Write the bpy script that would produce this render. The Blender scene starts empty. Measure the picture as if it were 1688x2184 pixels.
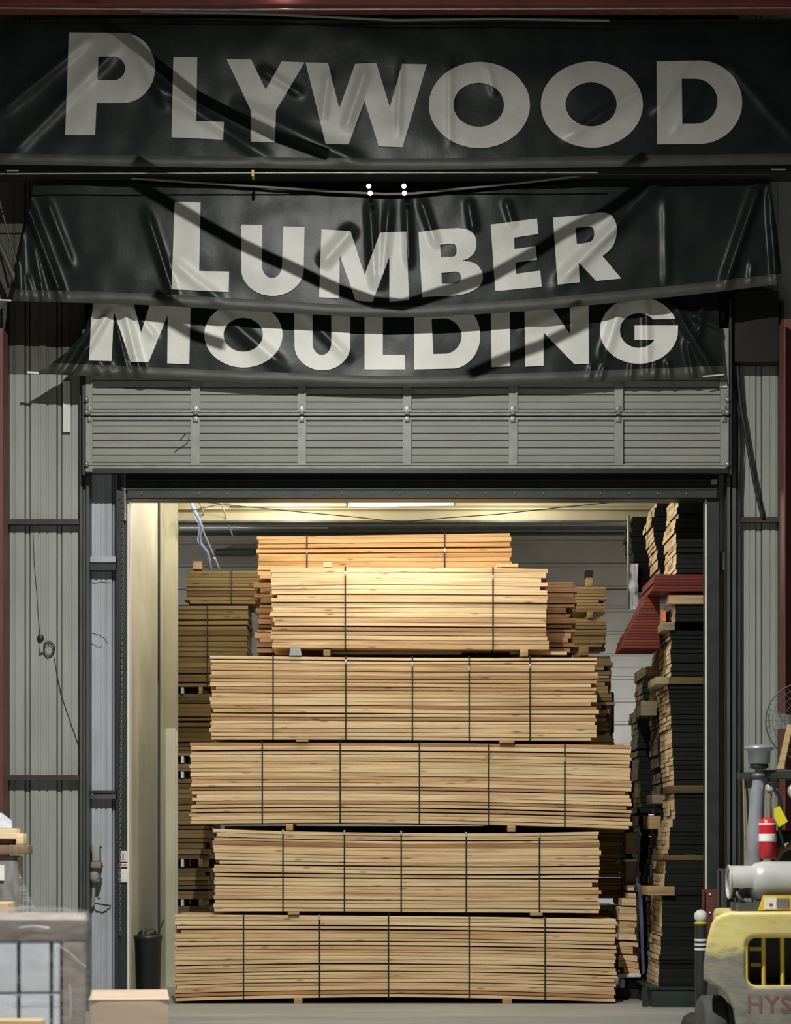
import bpy, bmesh, math, random
from mathutils import Vector, noise
random.seed(7)
C = bpy.context.scene.collection
SC = bpy.context.scene
PI = math.pi
# ------------------------------------------------------------------ camera model
F = 4872.0            # focal length in pixels of the 1688 x 2184 frame
H = 1.67              # eye height
YH = 1815.0           # horizon row
def P(x, y, d): return Vector(((x-844.0)*d/F, d, H+(YH-y)*d/F))
def X(x, d): return (x-844.0)*d/F
def Z(y, d): return H+(YH-y)*d/F

# ------------------------------------------------------------------ materials
M = {}
def nodes(name):
    m = bpy.data.materials.new(name); m.use_nodes = True
    nt = m.node_tree; b = nt.nodes['Principled BSDF']
    return m, nt, b
def ramp(nt, pts, interp='LINEAR'):
    r = nt.nodes.new('ShaderNodeValToRGB'); cr = r.color_ramp; cr.interpolation = interp
    while len(cr.elements) < len(pts): cr.elements.new(0.5)
    for e, (p, c) in zip(cr.elements, pts): e.position = p; e.color = (*c, 1)
    return r
def coords(nt, scale=(1,1,1), kind='Object'):
    tc = nt.nodes.new('ShaderNodeTexCoord'); mp = nt.nodes.new('ShaderNodeMapping')
    mp.inputs['Scale'].default_value = scale
    nt.links.new(tc.outputs[kind], mp.inputs['Vector']); return mp
def noise_n(nt, vec, scale, detail=4, rough=.55):
    n = nt.nodes.new('ShaderNodeTexNoise'); n.inputs['Scale'].default_value = scale
    n.inputs['Detail'].default_value = detail; n.inputs['Roughness'].default_value = rough
    nt.links.new(vec, n.inputs['Vector']); return n
def bump(nt, b, h, strength, dist=.01):
    bp = nt.nodes.new('ShaderNodeBump'); bp.inputs['Strength'].default_value = strength
    bp.inputs['Distance'].default_value = dist
    nt.links.new(h, bp.inputs['Height']); nt.links.new(bp.outputs['Normal'], b.inputs['Normal'])
def mat(name, c0, c1=None, scale=(1,1,1), ns=3.0, rough=.6, metal=0, bs=.15, lo=.35, hi=.65, spec=.5):
    m, nt, b = nodes(name)
    b.inputs['Roughness'].default_value = rough; b.inputs['Metallic'].default_value = metal
    b.inputs['Specular IOR Level'].default_value = spec
    c1 = c1 or tuple(v*.75 for v in c0)
    mp = coords(nt, scale); n = noise_n(nt, mp.outputs['Vector'], ns)
    r = ramp(nt, [(lo, c1), (hi, c0)]); nt.links.new(n.outputs['Fac'], r.inputs['Fac'])
    nt.links.new(r.outputs['Color'], b.inputs['Base Color'])
    if bs: bump(nt, b, n.outputs['Fac'], bs)
    M[name] = m; return m
def wood(name, cols, knots=True, grain=.46):
    m, nt, b = nodes(name); b.inputs['Roughness'].default_value = .72
    b.inputs['Specular IOR Level'].default_value = .25
    at = nt.nodes.new('ShaderNodeAttribute'); at.attribute_name = 'tone'
    r = ramp(nt, cols); nt.links.new(at.outputs['Fac'], r.inputs['Fac'])
    mul = nt.nodes.new('ShaderNodeMath'); mul.operation = 'MULTIPLY'; mul.inputs[1].default_value = 91.7
    nt.links.new(at.outputs['Fac'], mul.inputs[0])
    tc = nt.nodes.new('ShaderNodeTexCoord'); add = nt.nodes.new('ShaderNodeVectorMath'); add.operation = 'ADD'
    nt.links.new(tc.outputs['Object'], add.inputs[0]); nt.links.new(mul.outputs[0], add.inputs[1])
    mp = nt.nodes.new('ShaderNodeMapping'); mp.inputs['Scale'].default_value = (.9, 24, 34)
    nt.links.new(add.outputs[0], mp.inputs['Vector'])
    n = noise_n(nt, mp.outputs['Vector'], 1.3, 5, .6)
    g = ramp(nt, [(.28, (.55,.45,.36)), (.5, (.92,.88,.84)), (.72, (1.08,1.06,1.03))])
    nt.links.new(n.outputs['Fac'], g.inputs['Fac'])
    mx = nt.nodes.new('ShaderNodeMix'); mx.data_type = 'RGBA'; mx.blend_type = 'MULTIPLY'; mx.inputs[0].default_value = grain*2
    nt.links.new(r.outputs['Color'], mx.inputs[6]); nt.links.new(g.outputs['Color'], mx.inputs[7])
    out = mx.outputs[2]
    if knots:
        mp2 = nt.nodes.new('ShaderNodeMapping'); mp2.inputs['Scale'].default_value = (2.6, 7, 13)
        nt.links.new(add.outputs[0], mp2.inputs['Vector'])
        v = nt.nodes.new('ShaderNodeTexVoronoi'); v.inputs['Scale'].default_value = 1.0
        nt.links.new(mp2.outputs['Vector'], v.inputs['Vector'])
        k = ramp(nt, [(.06, (.38,.24,.14)), (.17, (1,1,1))]); nt.links.new(v.outputs['Distance'], k.inputs['Fac'])
        m2 = nt.nodes.new('ShaderNodeMix'); m2.data_type = 'RGBA'; m2.blend_type = 'MULTIPLY'; m2.inputs[0].default_value = .8
        nt.links.new(out, m2.inputs[6]); nt.links.new(k.outputs['Color'], m2.inputs[7]); out = m2.outputs[2]
        # long dull streaks
        mp3 = nt.nodes.new('ShaderNodeMapping'); mp3.inputs['Scale'].default_value = (.45, 6, 9)
        nt.links.new(add.outputs[0], mp3.inputs['Vector']); n3 = noise_n(nt, mp3.outputs['Vector'], 1.1, 3)
        k3 = ramp(nt, [(.33, (.66,.55,.47)), (.5, (1,1,1))]); nt.links.new(n3.outputs['Fac'], k3.inputs['Fac'])
        m3 = nt.nodes.new('ShaderNodeMix'); m3.data_type = 'RGBA'; m3.blend_type = 'MULTIPLY'; m3.inputs[0].default_value = .75
        nt.links.new(out, m3.inputs[6]); nt.links.new(k3.outputs['Color'], m3.inputs[7]); out = m3.outputs[2]
    nt.links.new(out, b.inputs['Base Color'])
    bump(nt, b, n.outputs['Fac'], .25, .004)
    M[name] = m; return m
def emit(name, col, s):
    m, nt, b = nodes(name); b.inputs['Base Color'].default_value = (*col, 1)
    b.inputs['Emission Color'].default_value = (*col, 1); b.inputs['Emission Strength'].default_value = s
    M[name] = m; return m

wood('pine', [(0,(.40,.22,.11)),(.13,(.55,.34,.17)),(.4,(.70,.51,.29)),(1,(.81,.645,.40))])
wood('pine_orange', [(0,(.55,.30,.12)),(.5,(.78,.50,.24)),(1,(.84,.60,.33))])
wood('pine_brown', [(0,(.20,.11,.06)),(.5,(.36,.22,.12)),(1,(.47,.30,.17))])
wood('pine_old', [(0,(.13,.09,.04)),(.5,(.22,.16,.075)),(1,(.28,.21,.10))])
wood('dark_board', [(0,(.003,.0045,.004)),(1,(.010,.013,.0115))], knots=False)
wood('pine_end', [(0,(.42,.30,.17)),(.4,(.72,.55,.33)),(1,(.82,.68,.45))], knots=False)
wood('grey_end', [(0,(.17,.14,.09)),(1,(.34,.29,.20))], knots=False)
wood('bearer_wood', [(0,(.32,.22,.11)),(1,(.55,.41,.22))], knots=False)
wood('red_paint', [(0,(.115,.024,.017)),(1,(.18,.038,.024))], knots=False, grain=.2)
wood('red_bright', [(0,(.42,.075,.03)),(1,(.52,.10,.04))], knots=False, grain=.2)
mat('strap_black', (.018,.018,.018), rough=.35, bs=0)
mat('bright_metal', (.75,.77,.78), rough=.3, metal=.7, bs=0)
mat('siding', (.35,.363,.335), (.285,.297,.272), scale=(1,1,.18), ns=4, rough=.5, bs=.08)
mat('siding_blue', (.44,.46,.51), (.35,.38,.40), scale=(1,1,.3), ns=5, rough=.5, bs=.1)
mat('shaded_siding', (.085,.078,.065), (.06,.055,.047), scale=(1,1,.3), ns=5, rough=.6)  # siding colour darkened to carry the shade around the banners
mat('dark_steel', (.030,.036,.033), (.018,.022,.020), ns=6, rough=.45, bs=.1)
mat('mid_steel', (.085,.09,.082), (.05,.055,.05), scale=(1,1,.3), ns=6, rough=.5, bs=.1)
mat('green_steel', (.020,.032,.028), (.014,.020,.018), ns=6, rough=.5, bs=.1)
mat('rust_steel', (.06,.045,.04), (.03,.026,.024), ns=6, rough=.6)
mat('upper_wall', (.016,.014,.012), (.009,.009,.008), ns=2, rough=.8)
mat('red_column', (.145,.042,.034), (.10,.03,.026), ns=3, rough=.5)
mat('pink_beam', (.30,.075,.07), (.22,.06,.055), ns=2, rough=.5)
mat('door_panel', (.285,.29,.258), (.235,.24,.212), scale=(.3,1,3), ns=4, rough=.5, bs=.06)
mat('door_frame', (.29,.30,.27), (.22,.23,.205), ns=8, rough=.45, bs=.06)
mat('cream_wall', (.56,.54,.42), (.46,.44,.33), scale=(1,.5,.5), ns=2.2, rough=.45, bs=.1)
mat('back_siding', (.30,.285,.25), (.25,.24,.21), ns=2, rough=.5, bs=.05)
mat('back_white', (.82,.83,.86), (.74,.75,.78), ns=2, rough=.5, bs=.05)
mat('cream_beam', (.58,.52,.33), (.50,.45,.29), ns=3, rough=.5, bs=.05)
mat('concrete', (.34,.345,.32), (.25,.255,.235), scale=(.6,2.2,1), ns=1.6, rough=.55, bs=.08, lo=.3, hi=.7)
mat('wire', (.02,.02,.018), rough=.6, bs=0)
mat('rope_fibre', (.22,.22,.2), ns=80, rough=.8, bs=.4)
mat('chain_metal', (.22,.23,.21), rough=.4, metal=.5, bs=0)
mat('tube_metal', (.35,.36,.32), (.22,.23,.2), ns=10, rough=.35, metal=.5, bs=0)
mat('white_paint', (.78,.78,.75), (.68,.68,.65), ns=12, rough=.4)
mat('paper', (.75,.75,.72), (.66,.66,.63), ns=14, rough=.7)
mat('red_ink', (.5,.05,.05), rough=.6, bs=0)
mat('grey_ink', (.15,.15,.15), rough=.6, bs=0)
mat('cardboard', (.41,.31,.235), (.36,.27,.20), scale=(1,1,6), ns=3, rough=.75, bs=.06)
mat('cardboard_dull', (.27,.21,.175), (.20,.16,.135), scale=(1,1,4), ns=4, rough=.7, bs=.06)
mat('tray_card', (.21,.165,.14), (.14,.11,.095), scale=(1,1,4), ns=5, rough=.6, bs=.1)
mat('carton_white', (.62,.63,.68), (.52,.53,.58), scale=(1,1,.5), ns=4, rough=.6, bs=.05)
mat('black_plastic', (.006,.010,.008), rough=.5, bs=.2)
mat('rubber', (.035,.038,.036), (.02,.022,.02), ns=10, rough=.75, bs=.4)
mat('brown_wood', (.23,.15,.09), (.16,.10,.06), scale=(6,6,.7), ns=3, rough=.7)
mat('tank_white', (.40,.40,.39), (.33,.33,.32), ns=5, rough=.35, bs=.05)
mat('ext_red', (.50,.02,.03), (.42,.015,.025), ns=5, rough=.3, bs=0)
mat('tag_yellow', (.75,.68,.02), rough=.5, bs=0)
mat('grey_pipe', (.33,.35,.39), (.24,.25,.28), ns=5, rough=.35, metal=.4, bs=.05)
mat('label_yellow', (.72,.50,.05), rough=.5, bs=0)
mat('bright_yellow', (.62,.55,.03), rough=.5, bs=0)
mat('orange_tag', (.9,.22,.06), rough=.6, bs=0)
mat('blue_wrap', (.10,.12,.22), (.05,.07,.15), ns=6, rough=.25, bs=.5)
mat('white_wrap', (.75,.76,.85), (.45,.46,.6), ns=8, rough=.25, bs=.6)
mat('blue_hose', (.30,.42,.85), (.42,.5,.85), ns=8, rough=.3, bs=.3)
mat('grey_film', (.22,.22,.21), (.13,.13,.125), scale=(3,3,1), ns=6, rough=.3, bs=.6)
mat('fence_wire', (.05,.055,.05), rough=.5, bs=0)
mat('fan_blade', (.48,.49,.50), (.38,.39,.4), ns=6, rough=.35, metal=.3, bs=0)
emit('tube_glow', (.95,.93,1.0), 9.0)
emit('pin_glow', (.9,.92,1.0), 6.0)

def banner_mat():
    m, nt, b = nodes('banner_vinyl')
    b.inputs['Roughness'].default_value = .33; b.inputs['Specular IOR Level'].default_value = .16
    mp = coords(nt, (1,1,1)); n = noise_n(nt, mp.outputs['Vector'], 2.0)
    r = ramp(nt, [(.35,(.008,.012,.011)),(.65,(.014,.019,.017))]); nt.links.new(n.outputs['Fac'], r.inputs['Fac'])
    nt.links.new(r.outputs['Color'], b.inputs['Base Color'])
    n2 = noise_n(nt, mp.outputs['Vector'], 16, 4); bump(nt, b, n2.outputs['Fac'], .08, .01)
    M['banner_vinyl'] = m
    m, nt, b = nodes('banner_letter'); b.inputs['Roughness'].default_value = .42
    mp = coords(nt, (1,1,1)); n = noise_n(nt, mp.outputs['Vector'], 3.0)
    r = ramp(nt, [(.3,(.60,.59,.55)),(.7,(.70,.69,.65))]); nt.links.new(n.outputs['Fac'], r.inputs['Fac'])
    nt.links.new(r.outputs['Color'], b.inputs['Base Color'])
    n2 = noise_n(nt, mp.outputs['Vector'], 14, 4); bump(nt, b, n2.outputs['Fac'], .15, .01)
    M['banner_letter'] = m
    for nm_,k_ in (('banner_letter_dimmed',.58),('banner_letter_half_dimmed',.80)):  # letter colour scaled down for light falling off towards the upper banners
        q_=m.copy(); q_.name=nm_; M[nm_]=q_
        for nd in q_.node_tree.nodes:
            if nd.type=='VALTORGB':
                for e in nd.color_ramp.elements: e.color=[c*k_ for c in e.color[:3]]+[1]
    mat('banner_hem', (.040,.040,.034), (.030,.031,.027), ns=8, rough=.5)
banner_mat()
def counterweight_mat():
    m, nt, b = nodes('scuffed_yellow'); b.inputs['Roughness'].default_value = .5
    tc = nt.nodes.new('ShaderNodeTexCoord'); sp = nt.nodes.new('ShaderNodeSeparateXYZ')
    nt.links.new(tc.outputs['Object'], sp.inputs[0])
    mp = coords(nt, (1.5,1.5,4)); n = noise_n(nt, mp.outputs['Vector'], 4.5, 7, .65)
    ms = nt.nodes.new('ShaderNodeMath'); ms.operation = 'MULTIPLY_ADD'; ms.inputs[1].default_value = .30; 
    nt.links.new(n.outputs['Fac'], ms.inputs[0]); nt.links.new(sp.outputs['Z'], ms.inputs[2])
    # worn to bare grey primer below a scuff line (object z, metres above the ground)
    r = ramp(nt, [(.0,(.16,.15,.13)),(1.0,(.17,.16,.145))])
    mr = nt.nodes.new('ShaderNodeMapRange'); mr.inputs['From Min'].default_value = 1.02; mr.inputs['From Max'].default_value = 1.12
    nt.links.new(ms.outputs[0], mr.inputs['Value'])
    mx = nt.nodes.new('ShaderNodeMix'); mx.data_type = 'RGBA'
    nt.links.new(mr.outputs['Result'], mx.inputs[0])
    n2 = noise_n(nt, mp.outputs['Vector'], 3.2, 6, .7)
    rg = ramp(nt, [(.30,(.10,.105,.10)),(.52,(.20,.19,.16)),(.62,(.23,.21,.15)),(.70,(.42,.36,.10))]); nt.links.new(n2.outputs['Fac'], rg.inputs['Fac'])
    ry = ramp(nt, [(.33,(.22,.21,.15)),(.40,(.52,.43,.14)),(.7,(.62,.53,.22))]); nt.links.new(n2.outputs['Fac'], ry.inputs['Fac'])
    nt.links.new(rg.outputs['Color'], mx.inputs[6]); nt.links.new(ry.outputs['Color'], mx.inputs[7])
    nt.links.new(mx.outputs[2], b.inputs['Base Color']); bump(nt, b, n2.outputs['Fac'], .25)
    M['scuffed_yellow'] = m
counterweight_mat()
def film_mat():
    m, nt, b = nodes('stretch_film')
    b.inputs['Base Color'].default_value = (.5,.5,.54,1); b.inputs['Roughness'].default_value = .12
    mp = coords(nt, (1.2,1.2,5)); n = noise_n(nt, mp.outputs['Vector'], 5, 6, .7)
    r = ramp(nt, [(.45,(.05,)*3),(.72,(.42,)*3)]); nt.links.new(n.outputs['Fac'], r.inputs['Fac'])
    nt.links.new(r.outputs['Color'], b.inputs['Alpha']); bump(nt, b, n.outputs['Fac'], .9, .03)
    M['stretch_film'] = m
film_mat()

# ------------------------------------------------------------------ mesh builder
class MB:
    def __init__(s): s.v=[]; s.f=[]; s.m=[]; s.t=[]; s.sm=[]
    def add(s, vs, fs, mi=0, tone=.5, smooth=False):
        o = len(s.v); s.v += [Vector(p) for p in vs]
        for f in fs:
            s.f.append([i+o for i in f]); s.m.append(mi); s.t.append(tone); s.sm.append(smooth)
        return s
    def box(s, a, b, mi=0, tone=.5, bev=0.0):
        (x0,y0,z0),(x1,y1,z1) = a,b
        if x0>x1: x0,x1=x1,x0
        if y0>y1: y0,y1=y1,y0
        if z0>z1: z0,z1=z1,z0
        if bev<=0:
            v=[(x,y,z) for x in (x0,x1) for y in (y0,y1) for z in (z0,z1)]
            return s.add(v,[(0,1,3,2),(4,6,7,5),(0,4,5,1),(2,3,7,6),(0,2,6,4),(1,5,7,3)],mi,tone)
        bm=bmesh.new(); bmesh.ops.create_cube(bm,size=1)
        for q in bm.verts: q.co=Vector(((x0+x1)/2+q.co.x*(x1-x0),(y0+y1)/2+q.co.y*(y1-y0),(z0+z1)/2+q.co.z*(z1-z0)))
        bmesh.ops.bevel(bm,geom=bm.edges[:],offset=min(bev,.45*min(x1-x0,y1-y0,z1-z0)),segments=2,affect='EDGES',profile=.6)
        return s.bm(bm,mi,tone,True)
    def bm(s,bm,mi=0,tone=.5,smooth=False):
        bm.verts.index_update()
        s.add([q.co.copy() for q in bm.verts],[[q.index for q in f.verts] for f in bm.faces],mi,tone,smooth); bm.free(); return s
    def pbox(s, x0,x1,y0,y1,d0,d1, mi=0, tone=.5, bev=0.0):
        "box whose front face fills pixel rectangle at depth d0 and which runs back to depth d1"
        return s.box((X(x0,d0),d0,Z(y1,d0)),(X(x1,d0),d1,Z(y0,d0)),mi,tone,bev)
    def tube(s, pts, r, mi=0, tone=.5, seg=10, caps=True):
        pts=[Vector(p) for p in pts]; n=len(pts); rs=r if isinstance(r,(list,tuple)) else [r]*n
        rings=[]; up=None
        for i,p in enumerate(pts):
            t=(pts[min(i+1,n-1)]-pts[max(i-1,0)]).normalized()
            if up is None: up=Vector((0,0,1)) if abs(t.z)<.9 else Vector((0,1,0))
            a=t.cross(up).normalized(); b=a.cross(t).normalized(); up=b
            rings.append([p+(a*math.cos(2*PI*k/seg)+b*math.sin(2*PI*k/seg))*rs[i] for k in range(seg)])
        v=[q for R in rings for q in R]; f=[]
        for i in range(n-1):
            for k in range(seg):
                k2=(k+1)%seg; f.append((i*seg+k,i*seg+k2,(i+1)*seg+k2,(i+1)*seg+k))
        s.add(v,f,mi,tone,True)
        if caps:
            s.add(rings[0],[list(range(seg))],mi,tone); s.add(rings[-1],[list(range(seg))[::-1]],mi,tone)
        return s
    def lathe(s, prof, c, axis='z', seg=28, mi=0, tone=.5, smooth=True):
        c=Vector(c); v=[]; f=[]
        for (r,h) in prof:
            for k in range(seg):
                a=2*PI*k/seg; p=(r*math.cos(a),r*math.sin(a),h)
                if axis=='x': p=(h,p[0],p[1])
                if axis=='y': p=(p[0],h,p[1])
                v.append(c+Vector(p))
        for i in range(len(prof)-1):
            for k in range(seg):
                k2=(k+1)%seg; f.append((i*seg+k,i*seg+k2,(i+1)*seg+k2,(i+1)*seg+k))
        f.append(list(range(seg))); f.append([len(prof)*seg-1-k for k in range(seg)])
        return s.add(v,f,mi,tone,smooth)
    def prism(s, poly, y0, y1, mi=0, tone=.5):
        "poly: (x,z) world outline, extruded in depth"
        n=len(poly); v=[(x,y0,z) for x,z in poly]+[(x,y1,z) for x,z in poly]
        f=[list(range(n)),list(range(n,2*n))[::-1]]+[(i,(i+1)%n,n+(i+1)%n,n+i) for i in range(n)]
        return s.add(v,f,mi,tone)
    def build(s, name, mats, parent=None, origin=None, kind=None):
        if isinstance(mats,str): mats=[mats]
        if origin is None:
            origin = Vector(parent['_o']) if parent is not None else Vector((
                sum(p.x for p in s.v)/len(s.v), sum(p.y for p in s.v)/len(s.v), min(p.z for p in s.v)))
        me=bpy.data.meshes.new(name)
        me.from_pydata([p-origin for p in s.v],[],s.f)
        for mm in mats: me.materials.append(M[mm])
        me.polygons.foreach_set('material_index',s.m); me.polygons.foreach_set('use_smooth',s.sm)
        a=me.attributes.new('tone','FLOAT','FACE'); a.data.foreach_set('value',s.t)
        bm=bmesh.new(); bm.from_mesh(me); bmesh.ops.recalc_face_normals(bm,faces=bm.faces[:]); bm.to_mesh(me); bm.free()
        me.update()
        o=bpy.data.objects.new(name,me); C.objects.link(o)
        if parent is not None: o.parent=parent
        else: o.location=origin
        o['_o']=list(origin)
        if kind: o['kind']=kind
        return o
def tag(o,label,cat,group=None):
    o['label']=label; o['category']=cat
    if group: o['group']=group
    return o
def thing(name,loc,label,cat,group=None):
    o=bpy.data.objects.new(name,None); C.objects.link(o); o.location=loc; o['_o']=list(loc); o.empty_display_size=.1
    return tag(o,label,cat,group)
def struct(name,mb,mats): return mb.build(name,mats,kind='structure')
ntrim=[0]
def trim(mb,mats):
    ntrim[0]+=1; return struct('trim_%d'%ntrim[0],mb,mats)

# ------------------------------------------------------------------ setting: hall side
WD=24.0                                             # depth of the partition wall
struct('floor', MB().box((-12,-3,-.2),(12,42,0)), 'concrete')
struct('ceiling', MB().box((-12,-3,12.6),(12,24.2,12.75)), 'upper_wall')
def siding(x0,x1,y0,y1,d,ribs,minor,minorlines=()):
    "vertical ribbed sheet seen from the inside: ribs are grooves"
    prof=[(x0,0)]
    ev=[]
    for a,b in ribs: ev+= [(a,0),(a+1.8,.05),(a+3.2,.012),(b-3.2,.012),(b-1.8,.05),(b,0)]
    for a in minor: ev+=[(a-2.5,0),(a-1.2,.010),(a+1.2,.010),(a+2.5,0)]
    prof+=sorted([e for e in ev if x0<e[0]<x1],key=lambda e:e[0])+[(x1,0)]
    mb=MB(); v=[]; n=len(prof)
    for (px,dd) in prof: v+=[(X(px,d),d+dd,Z(y1,d)),(X(px,d),d+dd,Z(y0,d))]
    v+=[(X(x1,d),d+.09,Z(y1,d)),(X(x1,d),d+.09,Z(y0,d)),(X(x0,d),d+.09,Z(y1,d)),(X(x0,d),d+.09,Z(y0,d))]
    k=n+2
    f=[(2*i,2*((i+1)%k),2*((i+1)%k)+1,2*i+1) for i in range(k)]
    f+=[[2*i for i in range(k)],[2*i+1 for i in range(k)][::-1]]
    return mb.add(v,f)
FL=2154
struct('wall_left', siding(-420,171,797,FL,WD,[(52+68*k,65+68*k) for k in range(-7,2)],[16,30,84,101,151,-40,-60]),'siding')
struct('wall_left_upper', siding(-420,171,-400,797,WD-.012,[(52+68*k,65+68*k) for k in range(-7,2)],[16,30,84,101,151,-40,-60]),'shaded_siding')  # same siding, with the banners' shadow put into its colour
struct('wall_right', siding(1578,2080,-400,FL,WD,[(1612+76*k,1627+76*k) for k in range(0,6)],[1589,1601,1645,1658]),'siding')
# strips beside the jambs
struct('wall_front', siding(191,249,1000,FL,WD+.12,[(238,246)],[205,216,226]),'siding_blue')
struct('wall_front_right', siding(1536,1552,1000,1178,WD+.12,[],[1544]),'siding')
mb=MB().pbox(1536,1552,1178,1216,WD+.05,WD+.2); trim(mb,'rust_steel')
mb=MB().pbox(1536,1552,1216,FL,WD+.13,WD+.2); trim(mb,'brown_wood')
# dark partition wall above the opening
struct('wall_upper', MB().pbox(171,1578,-400,1012,WD+.10,WD+.22), 'upper_wall')
# dark box right of the high banners
trim(MB().pbox(1568,1662,620,772,WD-.25,WD-.02,bev=.01),'upper_wall')
# steel columns each side
trim(MB().pbox(170,190,640,FL,WD-.10,WD+.3).pbox(170,176,640,FL,WD-.16,WD-.10).pbox(184,190,640,FL,WD-.16,WD-.10),'mid_steel')
mb=MB()
for a,b,dd in ((1552,1558,.14),(1558,1563,.04),(1563,1571,.12),(1571,1576,.05),(1576,1579,.13)): mb.pbox(a,b,640,FL,WD-dd,WD+.3)
trim(mb,'mid_steel')
# door jambs
trim(MB().pbox(249,271,1008,FL,WD-.06,WD+.25).pbox(249,253,1008,FL,WD-.09,WD-.06),'green_steel')
trim(MB().pbox(1509,1535,1008,FL,WD-.06,WD+.25),'dark_steel')
trim(MB().pbox(271.5,275,1062,FL,WD-.03,WD+.2),'white_paint')
trim(MB().pbox(1505,1508.7,1062,1900,WD-.03,WD+.0),'white_paint')
trim(MB().pbox(265,268,1010,1110,WD-.12,WD-.06),'tube_metal')
# lintel with ribs and bolts
root=thing('door_lintel',P(890,1062,WD),'dark steel lintel with a row of bolts above the doorway','lintel')
del root['category']; del root['label']; root['kind']='structure'; root.name='trim_90'
mb=MB().pbox(249,1535,1010,1064,WD-.08,WD+.2)
for y,h,o in ((1016,3,.13),(1023,2,.16),(1031,2,.11),(1042,2,.15)): mb.pbox(268,1530,y,y+h,WD-o,WD-.08)
mb.build('lintel_plate','dark_steel',root)
MB().pbox(272,1530,1045,1061,WD-.13,WD-.08).build('lintel_flange','green_steel',root)
for k in range(20): 
    MB().lathe([(.009,0),(.009,-.012),(.004,-.016)],P(302+61.2*k,1053,WD-.13),axis='y',seg=8).build('bolt','tube_metal',root)
MB().pbox(1518,1530,1023,1031,WD-.2,WD-.13).build('bracket','bright_metal',root)
# girts
def girt(x0,x1,y): 
    trim(MB().pbox(x0,x1,y-5,y+6,WD-.10,WD).pbox(x0,x1,y+3,y+6,WD-.13,WD-.10),'rust_steel')
girt(-420,169,1112); girt(-420,169,1658); girt(1578,1668,1107); girt(1578,1668,1652)
trim(MB().pbox(191,247,1187,1199,WD,WD+.12).pbox(194,246,1199,1204,WD+.03,WD+.12),'siding_blue')
trim(MB().pbox(191,247,1203,1216,WD-.02,WD+.12),'green_steel')
trim(MB().pbox(196,248,1686,1692,WD,WD+.12),'dark_steel')
trim(MB().pbox(193,247,1694,1704,WD,WD+.12),'mid_steel')
# red steel columns nearer the camera
trim(MB().pbox(-46,6,700,2200,22.6,22.9).pbox(-46,6,700,2200,22.4,22.43),'red_column')
trim(MB().pbox(1673,1740,680,2210,22.6,22.9).pbox(1673,1676,680,2210,22.4,22.6),'red_column')
trim(MB().pbox(6,14,640,FL,WD-.2,WD),'dark_steel')
trim(MB().pbox(1666,1673,640,FL,WD-.2,WD),'dark_steel')
# roof beam and rods across the top
trim(MB().pbox(-60,1760,-40,9,22.5,22.8,bev=.01),'pink_beam')
trim(MB().pbox(-60,1760,345,366,22.95,23.3),'upper_wall')
# wall devices ------------------------------------------------------
tag(MB().pbox(134,150,812,921,WD-.05,WD-.03).build('strip','paper'),'pale grey vertical strip fixed on the left siding just under the banner','strip')
tag(MB().pbox(1537,1556,664,716,WD-.02,WD+.06).build('plate','brown_wood'),'small tan board beside the right end of the lowest banner','board')

# wire coil on left siding
root=thing('wire_coil',P(98,1400,WD),'coiled grey wire hooked over a round fitting on the left siding','wire')
for k in range(3):
    pts=[P(104+ (13-k*2)*math.cos(a*PI/10), 1384+(17-k*2.5)*math.sin(a*PI/10), WD-.02-.008*k) for a in range(21)]
    MB().tube(pts,.0035).build('loop','wire',root)
MB().lathe([(.035,0),(.035,-.03),(.022,-.045)],P(87,1361,WD),axis='y',seg=16).build('fitting','dark_steel',root)
MB().pbox(84,92,1374,1392,WD-.04,WD-.005,bev=.006).build('fitting_box','siding',root)
MB().tube([P(x,y,WD-.012) for x,y in ((70,1120),(73,1200),(79,1270),(82,1320),(85,1352))],.003).build('feed_wire','wire',root)
MB().tube([P(x,y,WD-.012) for x,y in ((116,1404),(122,1440),(130,1478),(140,1510),(152,1545),(168,1590))],.0035).build('tail_wire','wire',root)
# cable right
tag(MB().tube([P(x,y,WD-.16) for x,y in ((1567,640),(1572,760),(1580,860),(1597,960),(1612,1040),(1627,1104))],.018,seg=10).build('hanging_cable','wire'),'thick black cable slanting down over the right siding','cable')
tag(MB().tube([P(x,y,WD-.15) for x,y in ((1566,800),(1576,880),(1580,960),(1576,1060),(1575,1140))],.006,seg=8).build('hanging_cable','wire'),'thin black cable hanging beside the right column','cable')
# hoist chain on left jamb
mb=MB(); 
def link(mb,c,r,L,rot,w=.0035):
    pts=[]
    for k in range(13):
        a=2*PI*k/12; dx=r*math.cos(a); dz=L*math.sin(a)
        pts.append(Vector(c)+Vector((dx*math.cos(rot),dx*math.sin(rot),dz)))
    mb.tube(pts,w,seg=6,caps=False)
y=1014; k=0
while y<1990:
    xx=262-5.5*max(0,(y-1250))/500 if y<1750 else 256.5+.0*(y)
    link(mb,P(xx,y,WD-.13),.010,.022,(k%2)*PI/2+.4); y+=6.5; k+=1
tag(mb.build('hoist_chain','chain_metal'),'steel pull chain hanging down the left door jamb','chain')
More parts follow.
